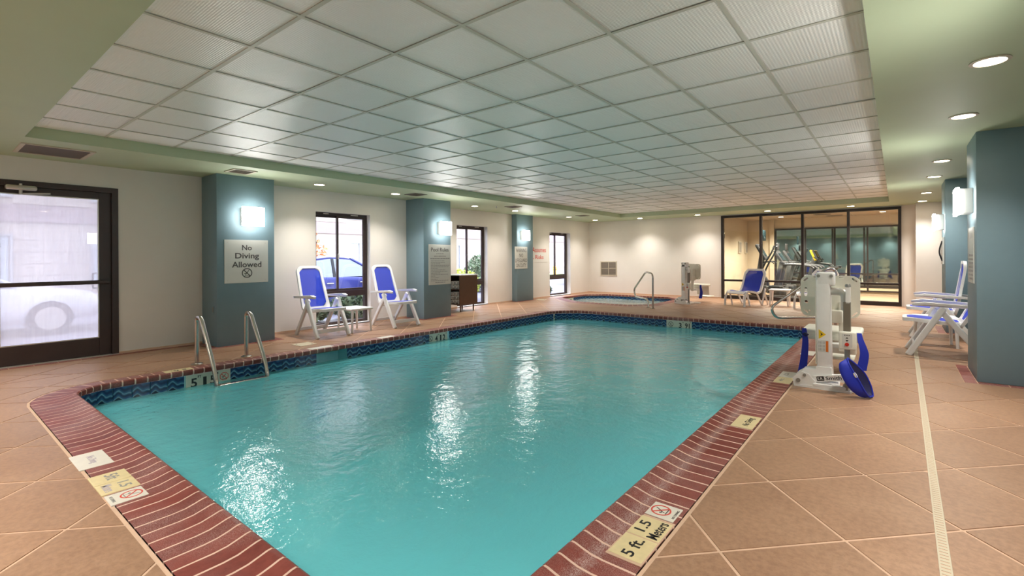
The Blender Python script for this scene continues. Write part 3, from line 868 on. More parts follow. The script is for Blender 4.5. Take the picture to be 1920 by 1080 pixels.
t, M0 = sign('wall_sign', 'pale wall panel with red lettering User Assumes ALL Risks, half hidden by pillar', (X2+.001, 11.40, 1.33), (0, 1, 0), (0, 0, 1), 1.36, .50, .006, 'wall', False)
text('User Assumes', M0 @ Matrix.Translation((.63, .13, 0)), 1.12, .155, 'redink', t, bold=.012, align=(1, .5))
text('ALL Risks', M0 @ Matrix.Translation((.50, -.09, 0)), .84, .125, 'redink', t, bold=.012, align=(1, .5))
t, M0 = sign('wall_sign', 'narrow white notice seen edge-on on the near right pillar', (.619, 6.735, 1.235), (0, -1, 0), (0, 0, 1), .46, .57, screws=False)
lines(M0, t, [(.2, -.1, .1, .05)]+[(.0-.04*k, -.16, .16, .022) for k in range(7)])
t, M0 = sign('wall_sign', 'white notice seen edge-on on the farther right pillar', (.619, 10.5, 1.31), (0, -1, 0), (0, 0, 1), .34, .44, .02, screws=False)
lines(M0, t, [(.12-.05*k, -.12, .12, .02) for k in range(5)])
MB().tube(curve_pts([(-.02, -.14, .16), (-.05, -.15, .05), (-.055, -.15, -.05), (-.02, -.14, -.17)], 5), .012, 8).build('hook_strap', 'rubber', t)

# ------------------------------------------------------------------ glazed entrance door
d1 = sempty('door_1')
ya, yb, zt = DOOR[0], DOOR[1], DOOR[3]
mb = MB(); xa, xb = X1-.15, X1+.012
mb.box(xa, xb, ya, ya+.065, 0, zt); mb.box(xa, xb, yb-.065, yb, 0, zt); mb.box(xa, xb, ya+.065, yb-.065, zt-.065, zt)
mb.build('door_frame', 'dark', d1)
LA, LB, LT = ya+.0655, yb-.0655, zt-.0655; xl0, xl1 = X1-.075, X1-.03
mb = MB(); GA, GB, G0, G1 = .645, 1.515, .235, 2.015
mb.bbox(xl0, xl1, LA, GA, .012, LT, .003, 1); mb.bbox(xl0, xl1, GB, LB, .012, LT, .003, 1); mb.bbox(xl0, xl1, GA, GB, .012, G0, .003, 1); mb.bbox(xl0, xl1, GA, GB, G1, LT, .003, 1)
mb.build('door_leaf', 'dark', d1)
MB().box(xl0+.018, xl0+.026, GA, GB, G0, G1).build('pane', 'fogglass', d1)
mb = MB()
for a in ((GA, GB, G0, G0+.012), (GA, GB, G1-.012, G1), (GA, GA+.012, G0+.012, G1-.012), (GB-.012, GB, G0+.012, G1-.012)): mb.box(xl1-.012, xl1-.002, *a)
mb.build('glazing_bead', 'alu', d1)
pb = MB().bbox(xl1+.012, xl1+.05, LA+.02, LB-.02, .925, .975, .012, 3)
pb.box(xl1, xl1+.02, LA+.02, LA+.07, .92, .98); pb.box(xl1, xl1+.02, LB-.075, LB-.02, .92, .98)
pb.build('push_bar', 'dark', d1, True)
h_ = MB().tube(fillet([(xl0-.005, 1.53, .87), (xl0-.055, 1.53, .87), (xl0-.055, 1.47, .87), (xl0-.055, 1.47, 1.06), (xl0-.055, 1.53, 1.06), (xl0-.005, 1.53, 1.06)], .02), .011, 8)
h_.build('pull_handle', 'black', d1, True)
cl = MB().bbox(X1+.012, X1+.072, .69, .95, 2.05, 2.105, .02, 3).build('door_closer', 'alu', d1, True)
mb = MB(); mb.box(X1+.012, X1+.016, .69, .96, 2.035, 2.15); mb.build('closer_plate', 'dark', d1)
MB().cyl((X1+.042, .815, 2.0), (X1+.042, .815, 2.05), .016, 12).cyl((X1+.042, .815, 2.105), (X1+.042, .815, 2.125), .014, 12).tube([(X1+.042, .815, 2.01), (X1+.06, 1.06, 2.03)], .009, 8).build('closer_arm', 'alu', d1, True)
MB().box(X1-.15, X1+.02, ya, yb, 0, .011).build('threshold', 'alu', d1)

# ------------------------------------------------------------------ windows
def window(n_, W, xf, rec):
    y0, y1, z0, z1 = W; r = sempty('window_%d' % n_); xo = xf-rec; xd = xo-.07; f = .05
    mb = MB()
    mb.box(xd, xo, y0, y0+f, z0, z1); mb.box(xd, xo, y1-f, y1, z0, z1); mb.box(xd, xo, y0+f, y1-f, z0, z0+f); mb.box(xd, xo, y0+f, y1-f, z1-f, z1)
    mb.box(xd, xo+.006, y0+f, y1-f, .525, .635); mb.build('window_frame', 'dark', r)
    ym = (y0+y1)/2-.06
    for (a, b, dx) in ((y0+f, ym+.025, -.035), (ym-.025, y1-f, -.002)):
        s = MB(); x0, x1 = xo+dx-.03, xo+dx; e = .038
        s.bbox(x0, x1, a, a+e, .637, z1-f, .003, 1); s.bbox(x0, x1, b-e, b, .637, z1-f, .003, 1); s.bbox(x0, x1, a+e, b-e, .637, .637+e, .003, 1); s.bbox(x0, x1, a+e, b-e, z1-f-e, z1-f, .003, 1)
        so_ = s.build('sash', 'dark', r)
        MB().box(x0+.012, x0+.017, a+e, b-e, .637+e, z1-f-e).build('pane', 'glass', so_)
    MB().bbox(xo-.002, xo+.016, ym-.012, ym+.012, 1.22, 1.32, .004, 2).build('latch', 'alu', r)
    mb = MB(); mb.box(xo, xo+.01, y0+.2, y0+.3, z1-.03, z1-.012); mb.box(xo, xo+.01, y1-.35, y1-.2, z1-.03, z1-.012); mb.build('label_tab', 'alu', r)
    MB().box(xd+.03, xd+.036, y0+f, y1-f, z0+f, .525).build('pane', 'glass', r)
    MB().box(xd, xf, y0, y1, z0-.018, z0-.001).build('window_sill', 'wall', r)
window(1, W1, X1, .11); window(2, W2, X2, .13); window(3, W3, X2, .15)

# ------------------------------------------------------------------ ceiling fittings
DL = [(.465, y) for y in (.6, 2.1, 4.1, 5.58, 8.06, 9.6, 11.99, 13.75)]+[(-7.42, 4.11), (-7.42, 5.6)]+[(-7.78, y) for y in (8.1, 9.6, 12.15, 13.75)]+[(x, 14.02) for x in (-6.34, -4.56, -2.71, -.87)]+[(x, -1.2) for x in (-7.3, -5.5, -3.7, -1.9, -.3)]+[(-7.4, -.35)]+[(x, -.3) for x in (-5.6, -3.75, -1.95)]  # inner near row and lamp before the door are added to brighten the deck
def dl_label(x, y):
    if y > 14.0 and x < .4: return 'lit recessed downlight in the far soffit, %s' % {-6.34: 'above the wall grille', -4.56: 'above the far pool lift', -2.71: 'over the left half of the gym glass', -.87: 'over the right half of the gym glass'}[x]
    if y < 0: return 'recessed downlight in the near soffit, out of frame, %s' % {-7.3: 'by the left wall', -5.5: 'second from the left wall', -3.7: 'in the middle', -1.9: 'second from the right wall', -.3: 'straight behind the viewpoint', -7.4: 'added to brighten the deck before the door', -5.6: 'added inner row, left', -3.75: 'added inner row, middle', -1.95: 'added inner row, right'}[x]
    if x > 0:
        o = {.6: 'right soffit, overhead at the viewpoint, out of frame', 2.1: 'right soffit, second from the viewpoint, out of frame', 4.1: 'right soffit, largest one at the top right corner', 5.58: 'right soffit, second largest, left of the big pillar top', 8.06: 'right soffit, third in the row', 9.6: 'right soffit, fourth in the row', 11.99: 'right soffit, fifth in the row', 13.75: 'right soffit, farthest in the row'}[y]
        return 'lit recessed downlight in the '+o
    o = {.6: 'before the door vent, out of frame', 4.11: 'over the first window, nearest on the left', 5.6: 'left of the Pool Rules pillar', 8.1: 'over the towel cabinet window', 9.6: 'left of the lifeguard sign pillar', 12.15: 'over the third window', 13.75: 'in the far left corner'}[y]
    return 'lit recessed downlight in the left soffit '+o
dlm = [MB().lathe([(.098, 0), (.1, -.006), (.078, -.009), (.076, 0)], 24), MB().lathe([(.077, -.004), (.0001, -.004)], 24)]
dme = [dlm[0].mesh('trim_ring'), dlm[1].mesh('lens')]
dme[0].materials.append(MT['ventframe']); dme[1].materials.append(MT['down'])
lamp = bpy.data.lights.new('downlight_lamp', 'SPOT'); lamp.energy = DOWN_W; lamp.color = (1, .935, .85); lamp.spot_size = math.radians(118); lamp.spot_blend = 1.0; lamp.shadow_soft_size = .07
for x, y in DL:
    t = thing('downlight', dl_label(x, y), 'ceiling light', (x, y, ZS-.0005), 0, 'recessed downlights in the soffit')
    link('trim_ring', dme[0], t); link('lens', dme[1], t)
    l = bpy.data.objects.new('downlight_lamp', lamp); COL.objects.link(l); l.parent = t; l.location = (0, 0, -.02)
def vent(name, label, x0, x1, y0, y1, z, bd, slats, frame_m='ventframe', mesh_m='ventdark'):
    cx, cy = (x0+x1)/2, (y0+y1)/2; a, b = (x1-x0)/2, (y1-y0)/2
    t = thing(name, label, 'vent', (cx, cy, z))
    mb = MB(); mb.box(-a, a, -b, -b+bd, -.012, 0); mb.box(-a, a, b-bd, b, -.012, 0); mb.box(-a, -a+bd*.7, -b+bd, b-bd, -.012, 0); mb.box(a-bd*.7, a, -b+bd, b-bd, -.012, 0)
    mb.build('vent_frame', frame_m, t)
    MB().box(-a+bd*.7, a-bd*.7, -b+bd, b-bd, -.004, 0).build('vent_backing', mesh_m, t)
    for k in range(slats):
        x = -a+bd*.7+(2*a-1.4*bd)*(k+.5)/slats
        MB().beam((x, -b+bd, -.008), (x, b-bd, -.008), .012, .002, (.5, 0, 1), .0005).build('slat', frame_m, t)
    return t
vent('ceiling_vent', 'long dark return grille in the soffit above the entrance door', -7.70, -7.06, .72, 1.30, ZS, .035, 0)
vent('ceiling_vent', 'small pale air register in the soffit above the No Diving pillar', -7.28, -6.95, 2.66, 2.96, ZS, .03, 5)
for x, y, l in ((-7.2, 5.9, 'small register in the soffit before the Pool Rules pillar'), (-7.19, 8.8, 'small register in the soffit before the lifeguard sign pillar'), (-7.22, 12.0, 'small register in the soffit near the far left corner')):
    vent('ceiling_vent', l, x-.15, x+.15, y-.15, y+.15, ZS, .03, 4, 'ventgrey')
t = thing('sprinkler_head', 'small sprinkler head in the left soffit beyond the Pool Rules pillar', 'sprinkler', (-7.46, 8.5, ZS))
MB().lathe([(.035, 0), (.035, -.006), (.012, -.01), (.01, -.03)], 14).build('escutcheon', 'chrome', t); MB().lathe([(.0001, -.045), (.022, -.044), (.022, -.041), (.006, -.03)], 12).build('deflector', 'chrome', t)
# grille on the back wall
t = thing('wall_grille', 'square grey return grille low on the back wall left of the spa rail', 'vent', (-7.78, YB, .835))
MB().box(-.31, .31, -.02, 0, -.245, -.215).box(-.31, .31, -.02, 0, .215, .245).box(-.31, -.28, -.02, 0, -.215, .215).box(.28, .31, -.02, 0, -.215, .215).box(-.008, .008, -.016, 0, -.215, .215).box(-.28, .28, -.016, 0, -.008, .008).build('grille_frame', 'ventframe', t)
MB().box(-.28, .28, -.004, 0, -.215, .215).build('backing', 'ventgrey', t)
for k in range(14): MB().beam((-.28, -.01, -.2+k*.0308), (.28, -.01, -.2+k*.0308), .014, .002, (0, 1, .6), .0005).build('slat', 'ventgrey', t)

t = thing('wall_outlet', 'small teal painted outlet on the side of the No Diving pillar', 'outlet', (-7.66, 2.655, .52))
MB().bbox(-.035, .035, -.006, 0, -.057, .057, .003, 2).build('cover_plate', 'teal', t); MB().bbox(-.016, .016, -.009, -.006, -.035, .035, .003, 1).build('socket', 'ventgrey', t)
# ------------------------------------------------------------------ trench drain
t = thing('trench_drain', 'narrow cream trench drain running along the right side of the deck', 'drain', ((DR0[0]+DR1[0])/2, (DR0[1]+DR1[1])/2, 0), math.atan2(DR1[1]-DR0[1], DR1[0]-DR0[0]))
LD = math.hypot(DR1[0]-DR0[0], DR1[1]-DR0[1])/2
mb = MB(); mb.box(-LD, LD, -.0205, -.0145, -.02, -.0006); mb.box(-LD, LD, .0145, .0205, -.02, -.0006); mb.box(-LD, LD, -.0145, .0145, -.02, -.014); mb.build('channel', 'drain', t)
mb = MB(); nsl = int(2*LD/.026)
for k in range(nsl):
    x = -LD+(k+.5)*2*LD/nsl; mb.box(x-.0088, x+.0088, -.0145, .0145, -.008, -.0015)
tag(mb.build('grate_slats', 'drain', t), kind='stuff')
# skimmer lids on the deck
for x, y, a, r, l in ((-6.76, 3.5, .125, 0.02, 'cream square skimmer lid in the deck before the first chair'), (-.54, 7.18, .13, .05, 'cream square lid in the deck behind the near pool lift'), (-8.15, 11.22, .13, .3, 'cream square lid in the deck beside the lifeguard sign pillar')):
    t = thing('skimmer_lid', l, 'lid', (x, y, 0), r)
    MB().bbox(-a, a, -a, a, -.004, .006, .003, 1).build('lid', 'drain', t)
    MB().cyl((a*.6, a*.6, .005), (a*.6, a*.6, .008), .012, 10).cyl((-a*.6, -a*.6, .005), (-a*.6, -a*.6, .008), .012, 10).build('screw', 'ventgrey', t)

# ------------------------------------------------------------------ pool ladder and rails
t = thing('pool_ladder', 'stainless steel pool ladder with two arched rails beside the 5 FT marker', 'ladder', (-6.5, 2.36, 0))
for s in (-.27, .27):
    P = fillet([(-.03, s, 0), (-.03, s, .56), (.10, s, .56), (.475, s, .03), (.545, s, -.14), (.545, s, -1.05)], [.09, .1, .1, .06], 6)
    MB().tube(P, .0235, 12).build('rail', 'steel', t, True)
    MB().lathe([(.062, 0), (.062, .006), (.045, .014), (.026, .018), (.026, 0)], 18, (-.03, s, 0)).build('escutcheon', 'steel', t, True)
for z in (-.17, -.45, -.75): MB().bbox(.50, .585, -.25, .25, z-.02, z+.012, .006, 2).build('tread', 'steel', t)

def rail(label, base, d, prof, posts):
    t = thing('handrail', label, 'handrail', (base[0], base[1], 0), math.atan2(d[1], d[0]))
    P = fillet([(a, 0, z) for a, z in prof], [.12]*(len(prof)-2), 7)
    MB().tube(P, .0225, 12).build('rail', 'steel', t, True)
    for a in posts: MB().lathe([(.058, 0), (.058, .006), (.04, .014), (.025, .018), (.025, 0)], 16, (a, 0, 0)).build('escutcheon', 'steel', t, True)
    return t
rail('stainless grab rail looping over the pool steps behind the near lift', (-.84, 9.84), (-.72, -.70), [(0, 0), (0, 1.0), (.14, 1.02), (1.20, .36), (1.12, .185), (.30, .17), (.26, 0)], (0, .26))
rail('stainless grab rail looping over the hot tub edge', (-4.58, 10.82), (-.73, .69), [(0, 0), (0, .83), (.42, .86), (1.19, .38), (1.1, .2), (.3, .2), (.26, 0)], (0, .26))
# ------------------------------------------------------------------ resin armchairs and loungers
def ring3(outer, inner, fr, th):
    # frame between two loops of (u, v); fr(u, v, w) -> point, w = offset along the normal
    n = len(outer); vs = []; fs = []
    for w_ in (th/2, -th/2):
        vs += [fr(u, v, w_) for u, v in outer]+[fr(u, v, w_) for u, v in inner]
    for i in range(n):
        j = (i+1) % n
        fs += [(i, j, n+j, n+i), (2*n+j, 2*n+i, 3*n+i, 3*n+j), (j, i, 2*n+i, 2*n+j), (n+i, n+j, 3*n+j, 3*n+i)]
    return MB().add(vs, fs)
def sheet3(loop, fr, w_, rows=6):
    # sling filling the loop: grid across v, following fr
    vmin = min(v for u, v in loop); vmax = max(v for u, v in loop); mb = MB(); vs = []; n = len(loop); half = []
    for k in range(rows+1):
        v = vmin+(vmax-vmin)*(.002+.996*k/rows); xs = []
        for i in range(n):
            a, b = loop[i], loop[(i+1) % n]
            if (a[1]-v)*(b[1]-v) <= 0 and a[1] != b[1]: xs.append(a[0]+(b[0]-a[0])*(v-a[1])/(b[1]-a[1]))
        half.append((min(xs), max(xs), v))
    vs = []
    for a, b, v in half: vs += [fr(a+(b-a)*q/4, v, w_) for q in range(5)]
    fs = []
    for k in range(rows):
        for q in range(4): i = k*5+q; fs.append((i, i+1, i+6, i+5))
    return mb.add(vs, fs)

def armchair(label, loc, rz, recl, group):
    t = thing('folding_armchair', label, 'chair', loc, rz, group)
    R = math.radians
    for s in (-1, 1):
        MB().beam((.36, s*.262, 0), (.02, s*.268, .60), .048, .068, (1, 0, .3), .014).build('leg', 'white', t)
        MB().beam((-.36, s*.235, 0), (.06, s*.24, .585), .042, .064, (1, 0, -.3), .014).build('leg', 'white', t)
        pts = [(-.36, .0), (-.33, .026), (-.1, .03), (.2, .03), (.28, .022), (.315, 0), (.315, -.022), (.29, -.034), (.2, -.03), (-.1, -.028), (-.33, -.026)]
        zf = lambda x: .615+.035*max(0, min(1, (x+.36)/.5))-.02*max(0, (x-.2)/.115)
        mb = MB(); n = len(pts)
        vs = [(x, s*.268+y, zf(x)+.014) for x, y in pts]+[(x, s*.268+y*.8, zf(x)-.016) for x, y in pts]
        mb.add(vs, [tuple(range(n)), tuple(range(n, 2*n))[::-1]]+[(i, n+i, n+(i+1) % n, (i+1) % n) for i in range(n)])
        mb.build('armrest', 'white', t, True)
    MB().beam((.30, -.262, .105), (.30, .262, .105), .02, .06, (0, 0, 1), .006).build('crossbar', 'white', t)
    MB().beam((-.29, -.235, .10), (-.29, .235, .10), .02, .05, (0, 0, 1), .006).build('crossbar', 'white', t)
    # seat
    sf = lambda u, v, w_: (v, u, .40+.045*(v+.16)/.56-.05*max(0, v-.33)**1*3+w_)
    o = rrect(-.225, .225, -.16, .41, .09, 5); i_ = rrect(-.185, .185, -.13, .365, .07, 5)
    ring3(o, i_, lambda u, v, w_: sf(u, v, w_*1.0), .042).build('seat_frame', 'white', t, True)
    sheet3(i_, sf, .024, 6).build('seat', 'sling', t, True)
    # back
    c, s_ = math.cos(R(recl)), math.sin(R(recl))
    bf = lambda u, v, w_: (-.15-v*s_-.03*math.sin(PI*min(1, max(0, v/.78)))+w_*c, u, .40+v*c+w_*s_)
    o = rrect(-.235, .235, -.04, .755, .10, 6); i_ = rrect(-.192, .192, .05, .712, .085, 6)
    o = [(u*(1-.10*max(0, v-.2)/.55), v) for u, v in o]; i_ = [(u*(1-.10*max(0, v-.2)/.55), v) for u, v in i_]
    ring3(o, i_, bf, .036).build('back_frame', 'white', t, True)
    sheet3(i_, bf, .006, 10).build('backrest', 'sling', t, True)
    return t
armchair('white armchair with blue mesh, left one under the first window', (-7.36, 4.1, 0), 0, 20, 'armchairs by the window')
armchair('white armchair with blue mesh, between first window and Pool Rules pillar', (-7.33, 5.5, 0), 0, 20, 'armchairs by the window')
armchair('white armchair with blue mesh, nearer one at the right, half behind the big pillar', (.47, 7.87, 0), PI, 24, 'armchairs on the right')
armchair('white armchair with blue mesh, farther one at the right, upright back', (.53, 9.5, 0), PI, 8, 'armchairs on the right')

def lounger(label, loc, rz):
    t = thing('low_lounge_chair', label, 'chair', loc, rz, 'low loungers before the gym glass')
    hw = .29
    # seat and back share one bent profile, front at +x
    prof = [(.50, .30), (.47, .345), (.36, .365), (.18, .34), (.02, .315), (-.08, .335), (-.14, .42), (-.24, .66), (-.34, .90)]
    P = curve_pts([(a, 0, z) for a, z in prof], 4); L = [0]
    for a, b in zip(P, P[1:]): L.append(L[-1]+(b-a).length)
    def fr(u, v, w_):
        v = max(0, min(L[-1], v))
        for k in range(len(P)-1):
            if L[k+1] >= v-1e-9: break
        q = (v-L[k])/(L[k+1]-L[k]); p = P[k].lerp(P[k+1], q); d = (P[k+1]-P[k]).normalized(); nn = Vector((d.z, 0, -d.x))
        if nn.z < 0 and d.x < 0 and abs(d.z) < .5: nn = -nn
        nn = Vector((-d.z, 0, d.x)) if False else nn
        return (p.x+nn.x*w_, u, p.z+nn.z*w_)
    T = L[-1]; kb = .62
    def loop(a0, a1, w_, r):
        pts = []
        n_ = 12
        for k in range(n_+1): pts.append((w_ if 0 < k < n_ else w_-r, a0+(a1-a0)*k/n_))
        for k in range(n_, -1, -1): pts.append((-w_ if 0 < k < n_ else -(w_-r), a0+(a1-a0)*k/n_))
        return pts
    ring3(loop(0, T, hw, .07), loop(.06, T-.05, hw-.05, .05), fr, .045).build('frame', 'white', t, True)
    # sling: strip along the profile
    mb = MB(); vs = []; rows = 22
    for k in range(rows+1):
        v = .055+(T-.1)*k/rows; vs += [fr(u, v, .0) for u in (-.245, -.12, 0, .12, .245)]
    mb.add(vs, [(k*5+q, k*5+q+1, k*5+q+6, k*5+q+5) for k in range(rows) for q in range(4)]).build('sling', 'sling', t, True)
    for s in (-1, 1):
        y = s*(hw-.02)
        MB().tube(curve_pts([(.44, y, .34), (.52, y, .24), (.55, y, .10), (.555, y, 0)], 5), .026, 8).build('leg', 'white', t, True)
        MB().beam((.40, y*.9, .33), (.30, y*.9, .0), .026, .04, (1, 0, 0), .008).build('leg', 'white', t)
        MB().beam((.06, y, .31), (-.16, y, 0), .028, .045, (1, 0, 0), .008).build('leg', 'white', t)
        MB().beam((-.16, y, 0), (-.30, y, .42), .028, .045, (1, 0, 0), .008).build('leg', 'white', t)
        MB().beam((-.28, y*.95, .30), (-.44, y*.95, 0), .028, .045, (1, 0, 0), .008).build('leg', 'white', t)
    return t
fa = math.atan2(-.93, -.36)
lounger('low white lounger with blue mesh, left of the low table before the gym glass', (-2.98, 13.05, 0), fa)
lounger('low white lounger with blue mesh, half hidden behind the near pool lift', (-1.45, 13.15, 0), fa)

def table(label, loc, rz, w_=.48, d=.42, h_=.40):
    t = thing('side_table', label, 'table', loc, rz, 'low white side tables')
    MB().bbox(-w_/2, w_/2, -d/2, d/2, h_-.035, h_, .012, 3).build('table_top', 'white', t, True)
    for sx in (-1, 1):
        for sy in (-1, 1):
            MB().tube([(sx*(w_/2-.03), sy*(d/2-.03), 0), (sx*(w_/2-.045), sy*(d/2-.045), h_-.03)], [.017, .024], 8).build('leg', 'white', t, True)
    return t
table('low white side table between the two armchairs by the window', (-7.34, 4.68, 0), 0)
table('low white side table between the two loungers', (-2.32, 13.4, 0), .05, .46, .46)
table('low white side table between the two armchairs on the right', (.42, 8.62, 0), .1, .46, .44)

# ------------------------------------------------------------------ pool lift
def pool_lift(label, loc, rz):
    t = thing('pool_lift', label, 'pool lift', loc, rz)
    OX, OY = -.55, 5.40
    def W(mb):
        mb.v = [(x-OX, y-OY, z) for x, y, z in mb.v]; return mb
    XZ = lambda y: Matrix(((1, 0, 0, -OX), (0, 0, -1, y-OY), (0, 1, 0, 0), (0, 0, 0, 1)))   # plane facing -y
    # base
    base = MB()
    base.prism([(-.78, 5.17), (-.33, 5.15), (-.31, 5.22), (-.42, 5.27), (-.44, 5.56), (-.33, 5.60), (-.33, 5.68), (-.74, 5.76), (-.78, 5.5)], 0, .022)
    base.bbox(-.62, -.33, 5.16, 5.21, .022, .05, .005, 2)
    W(base).build('base_plate', 'white2', t)
    for y in (5.17, 5.38):
        mb = MB().prism([(-.78, .0), (-.79, .075), (-.765, .105), (-.715, .14), (-.66, .13), (-.60, .06), (-.58, .02)], 0, .03, XZ(y+.03)); mb.build('bracket', 'white2', t)
    mb = MB()
    for px, pz, r in ((-.742, .06, .019), (-.69, .115, .014)): mb.prism(circ(px, pz, r, 14), 0, .014, XZ(5.172))
    mb.build('bolt', 'greym', t)
    # boot and mast
    MB().prism([(-.715, .085), (-.72, .135), (-.71, .155), (-.69, .165), (-.605, .175), (-.6, .20), (-.478, .20), (-.47, .085), (-.62, .06), (-.70, .07)], 0, .15, XZ(5.36)).build('mast_boot', 'white2', t)
    W(MB().beam((-.536, 5.285, .17), (-.545, 5.285, 1.02), .115, .13, (0, 1, 0), .012)).build('mast', 'white2', t, True)
    W(MB().bbox(-.606, -.598, 5.225, 5.34, .22, .95, .003, 1)).build('mast_channel', 'cream', t)
    hd = W(MB().bbox(-.603, -.452, 5.22, 5.345, .955, 1.085, .02, 3)).build('mast_head', 'white2', t, True)
    mb = MB()
    for px in (-.578, -.476): mb.prism(circ(px, 1.05, .014, 14), 0, .012, XZ(5.219))
    mb.build('bolt', 'greym', hd)
    # warning stickers
    M0 = XZ(5.2185)
    st = MB().prism([(-.578, .46), (-.52, .505), (-.578, .55)], 0, .001, M0).build('warning_triangle', 'yellow', t)
    MB().prism([(-.566, .487), (-.544, .505), (-.566, .523), (-.558, .505)], .001, .0018, M0).build('warning_symbol', 'ink', st)
    lb = MB().prism(rect(-.585, -.50, .34, .45), 0, .001, M0).build('label_sticker', 'board', t)
    MB().prism(rect(-.522, -.502, .345, .445), .001, .0016, M0).build('orange_band', 'orange', lb)
    mb = MB()
    for k in range(5):
        for j in range(3): mb.prism(rect(-.578+k*.011, -.574+k*.011, .352+j*.032, .375+j*.032), .001, .0015, M0)
    tag(mb.build('print_line', 'paleink', lb), kind='stuff')
    # lower bar with the maker's lettering
    bar = MB().prism([(-.62, .055), (-.38, .10), (-.38, .155), (-.62, .115)], 0, .05, XZ(5.24)).build('lower_bar', 'white2', t)
    ang = math.atan2(.045, .24); Mb = XZ(5.1895) @ Matrix.Translation((-.50, .107, 0)) @ Matrix.Rotation(ang, 4, 'Z')
    pl = MB().prism(rrect(-.095, -.035, -.02, .02, .006, 3), 0, .001, Mb).build('logo_plate', 'ink', bar)
    text('S.R.', Mb @ Matrix.Translation((-.065, 0, .001)), .048, .024, 'white2', pl, t=.001, bold=.01)
    text('Smith', Mb @ Matrix.Translation((.04, 0, 0)), .125, .032, 'ink', bar, t=.001, bold=.012)
    # actuator post, control box, upper tube, elbow
    W(MB().cyl((-.355, 5.19, .02), (-.355, 5.19, .46), .022, 14).cyl((-.355, 5.19, .02), (-.355, 5.19, .07), .032, 14)).build('actuator_post', 'greym', t, True)
    cb = W(MB().bbox(-.415, -.283, 5.135, 5.21, .395, .555, .012, 3)).build('control_box', 'cream', t, True)
    Mc = XZ(5.1345)
    MB().prism(rrect(-.39, -.312, .42, .538, .006, 3), 0, .0012, Mc).build('control_panel', 'board', cb)
    MB().prism(circ(-.352, .444, .016, 18), 0, .014, Mc).build('stop_button', 'red', cb, True)
    mb = MB()
    for zc_, s in ((.50, 1), (.478, -1)): mb.prism([(-.352-.012, zc_-.004*s), (-.352+.012, zc_-.004*s), (-.352, zc_+.009*s)][::s], .001, .002, Mc)
    for k in range(3): mb.prism(rect(-.372+k*.016, -.363+k*.016, .522, .529), .001, .002, Mc)
    mb.build('arrow_symbol', 'ink', cb)
    W(MB().bbox(-.383, -.327, 5.175, 5.225, .55, .82, .005, 2)).build('upper_tube', 'taupe', t)
    W(MB().bbox(-.366, -.328, 5.175, 5.215, .80, .955, .006, 2)).build('actuator_tube', 'white2', t)
    W(MB().lathe([(.0001, .028), (.018, .026), (.024, .012), (.024, 0), (.0001, 0)], 12, (-.347, 5.195, .955))).build('knob', 'greym', t, True)
    W(MB().tube(fillet([(-.49, 5.285, .905), (-.372, 5.24, .905), (-.372, 5.24, .74)], .05, 6), .036, 14)).build('elbow', 'alu', t, True)
    # seat assembly
    W(MB().bbox(-.435, -.385, 5.40, 5.46, .33, .80, .01, 2)).build('seat_post', 'cream', t, True)
    W(MB().bbox(-.53, -.40, 5.36, 5.56, .60, .72, .015, 2).bbox(-.53, -.415, 5.45, 5.58, .70, .90, .015, 2)).build('seat_bracket', 'cream', t, True)
    Mp = XZ(5.60) @ Matrix.Translation((-.525, .835, 0))
    def slot(cx, cy, l, r, a):
        pts = [(l/2-r+r*math.cos(q), r*math.sin(q)) for q in [-PI/2+PI*k/6 for k in range(7)]]+[(-l/2+r+r*math.cos(q), r*math.sin(q)) for q in [PI/2+PI*k/6 for k in range(7)]]
        return [(cx+x*math.cos(a)-y*math.sin(a), cy+x*math.sin(a)+y*math.cos(a)) for x, y in pts]
    hol = [slot(-.205, .165, .055, .009, .7), slot(.205, .165, .055, .009, -.7), slot(.205, -.165, .06, .006, .75), slot(-.205, .04, .09, .014, PI/2), slot(-.2, -.06, .035, .015, 0), slot(-.12, .19, .04, .005, 0), slot(.10, .19, .04, .005, 0), slot(-.2, -.16, .04, .006, -.75), slot(.13, .03, .014, .006, 0), slot(.13, -.08, .014, .006, 0), slot(-.17, -.15, .014, .006, 0)]
    flat(rrect(-.25, .25, -.205, .205, .07, 6), hol, .022, Mp, 'seat_back', 'cream', t)
    W(MB().bbox(-.77, -.265, 5.62, 6.02, .44, .50, .022, 3).bbox(-.75, -.285, 5.62, 5.66, .39, .46, .012, 2)).build('seat', 'cream', t, True)
    W(MB().bbox(-.70, -.33, 6.02, 6.06, .20, .46, .015, 2).bbox(-.68, -.35, 6.0, 6.30, .14, .165, .01, 2)).build('footrest', 'cream', t, True)
    W(MB().bbox(-.60, -.34, 5.50, 5.60, .34, .385, .01, 2)).build('seat_rail', 'white2', t)
    def strap(name, pts, wd, hd=(1, .25, 0)):
        P = curve_pts(pts, 5); hv = Vector(hd).normalized(); mb = MB(); n = len(P); vs = []; th = .004
        for i, p in enumerate(P):
            w_ = wd[0]+(wd[1]-wd[0])*i/(n-1); nn = Vector((-hv.y, hv.x, 0))*th
            vs += [tuple(p-hv*w_/2-nn), tuple(p+hv*w_/2-nn), tuple(p+hv*w_/2+nn), tuple(p-hv*w_/2+nn)]
        fs = [(i*4+k, i*4+(k+1) % 4, i*4+4+(k+1) % 4, i*4+4+k) for i in range(n-1) for k in range(4)]+[(0, 3, 2, 1), (4*n-4, 4*n-3, 4*n-2, 4*n-1)]
        return W(mb.add(vs, fs)).build(name, 'blue', t, True)
    strap('strap', [(-.748, 5.60, .50), (-.742, 5.585, .44), (-.735, 5.575, .36), (-.745, 5.56, .2), (-.765, 5.55, .05)], (.036, .075))
    W(MB().tube([(-.76, 5.575, .445), (-.735, 5.57, .455), (-.712, 5.575, .44), (-.735, 5.58, .425)], .010, 8, True)).build('strap_buckle', 'navy', t, True)
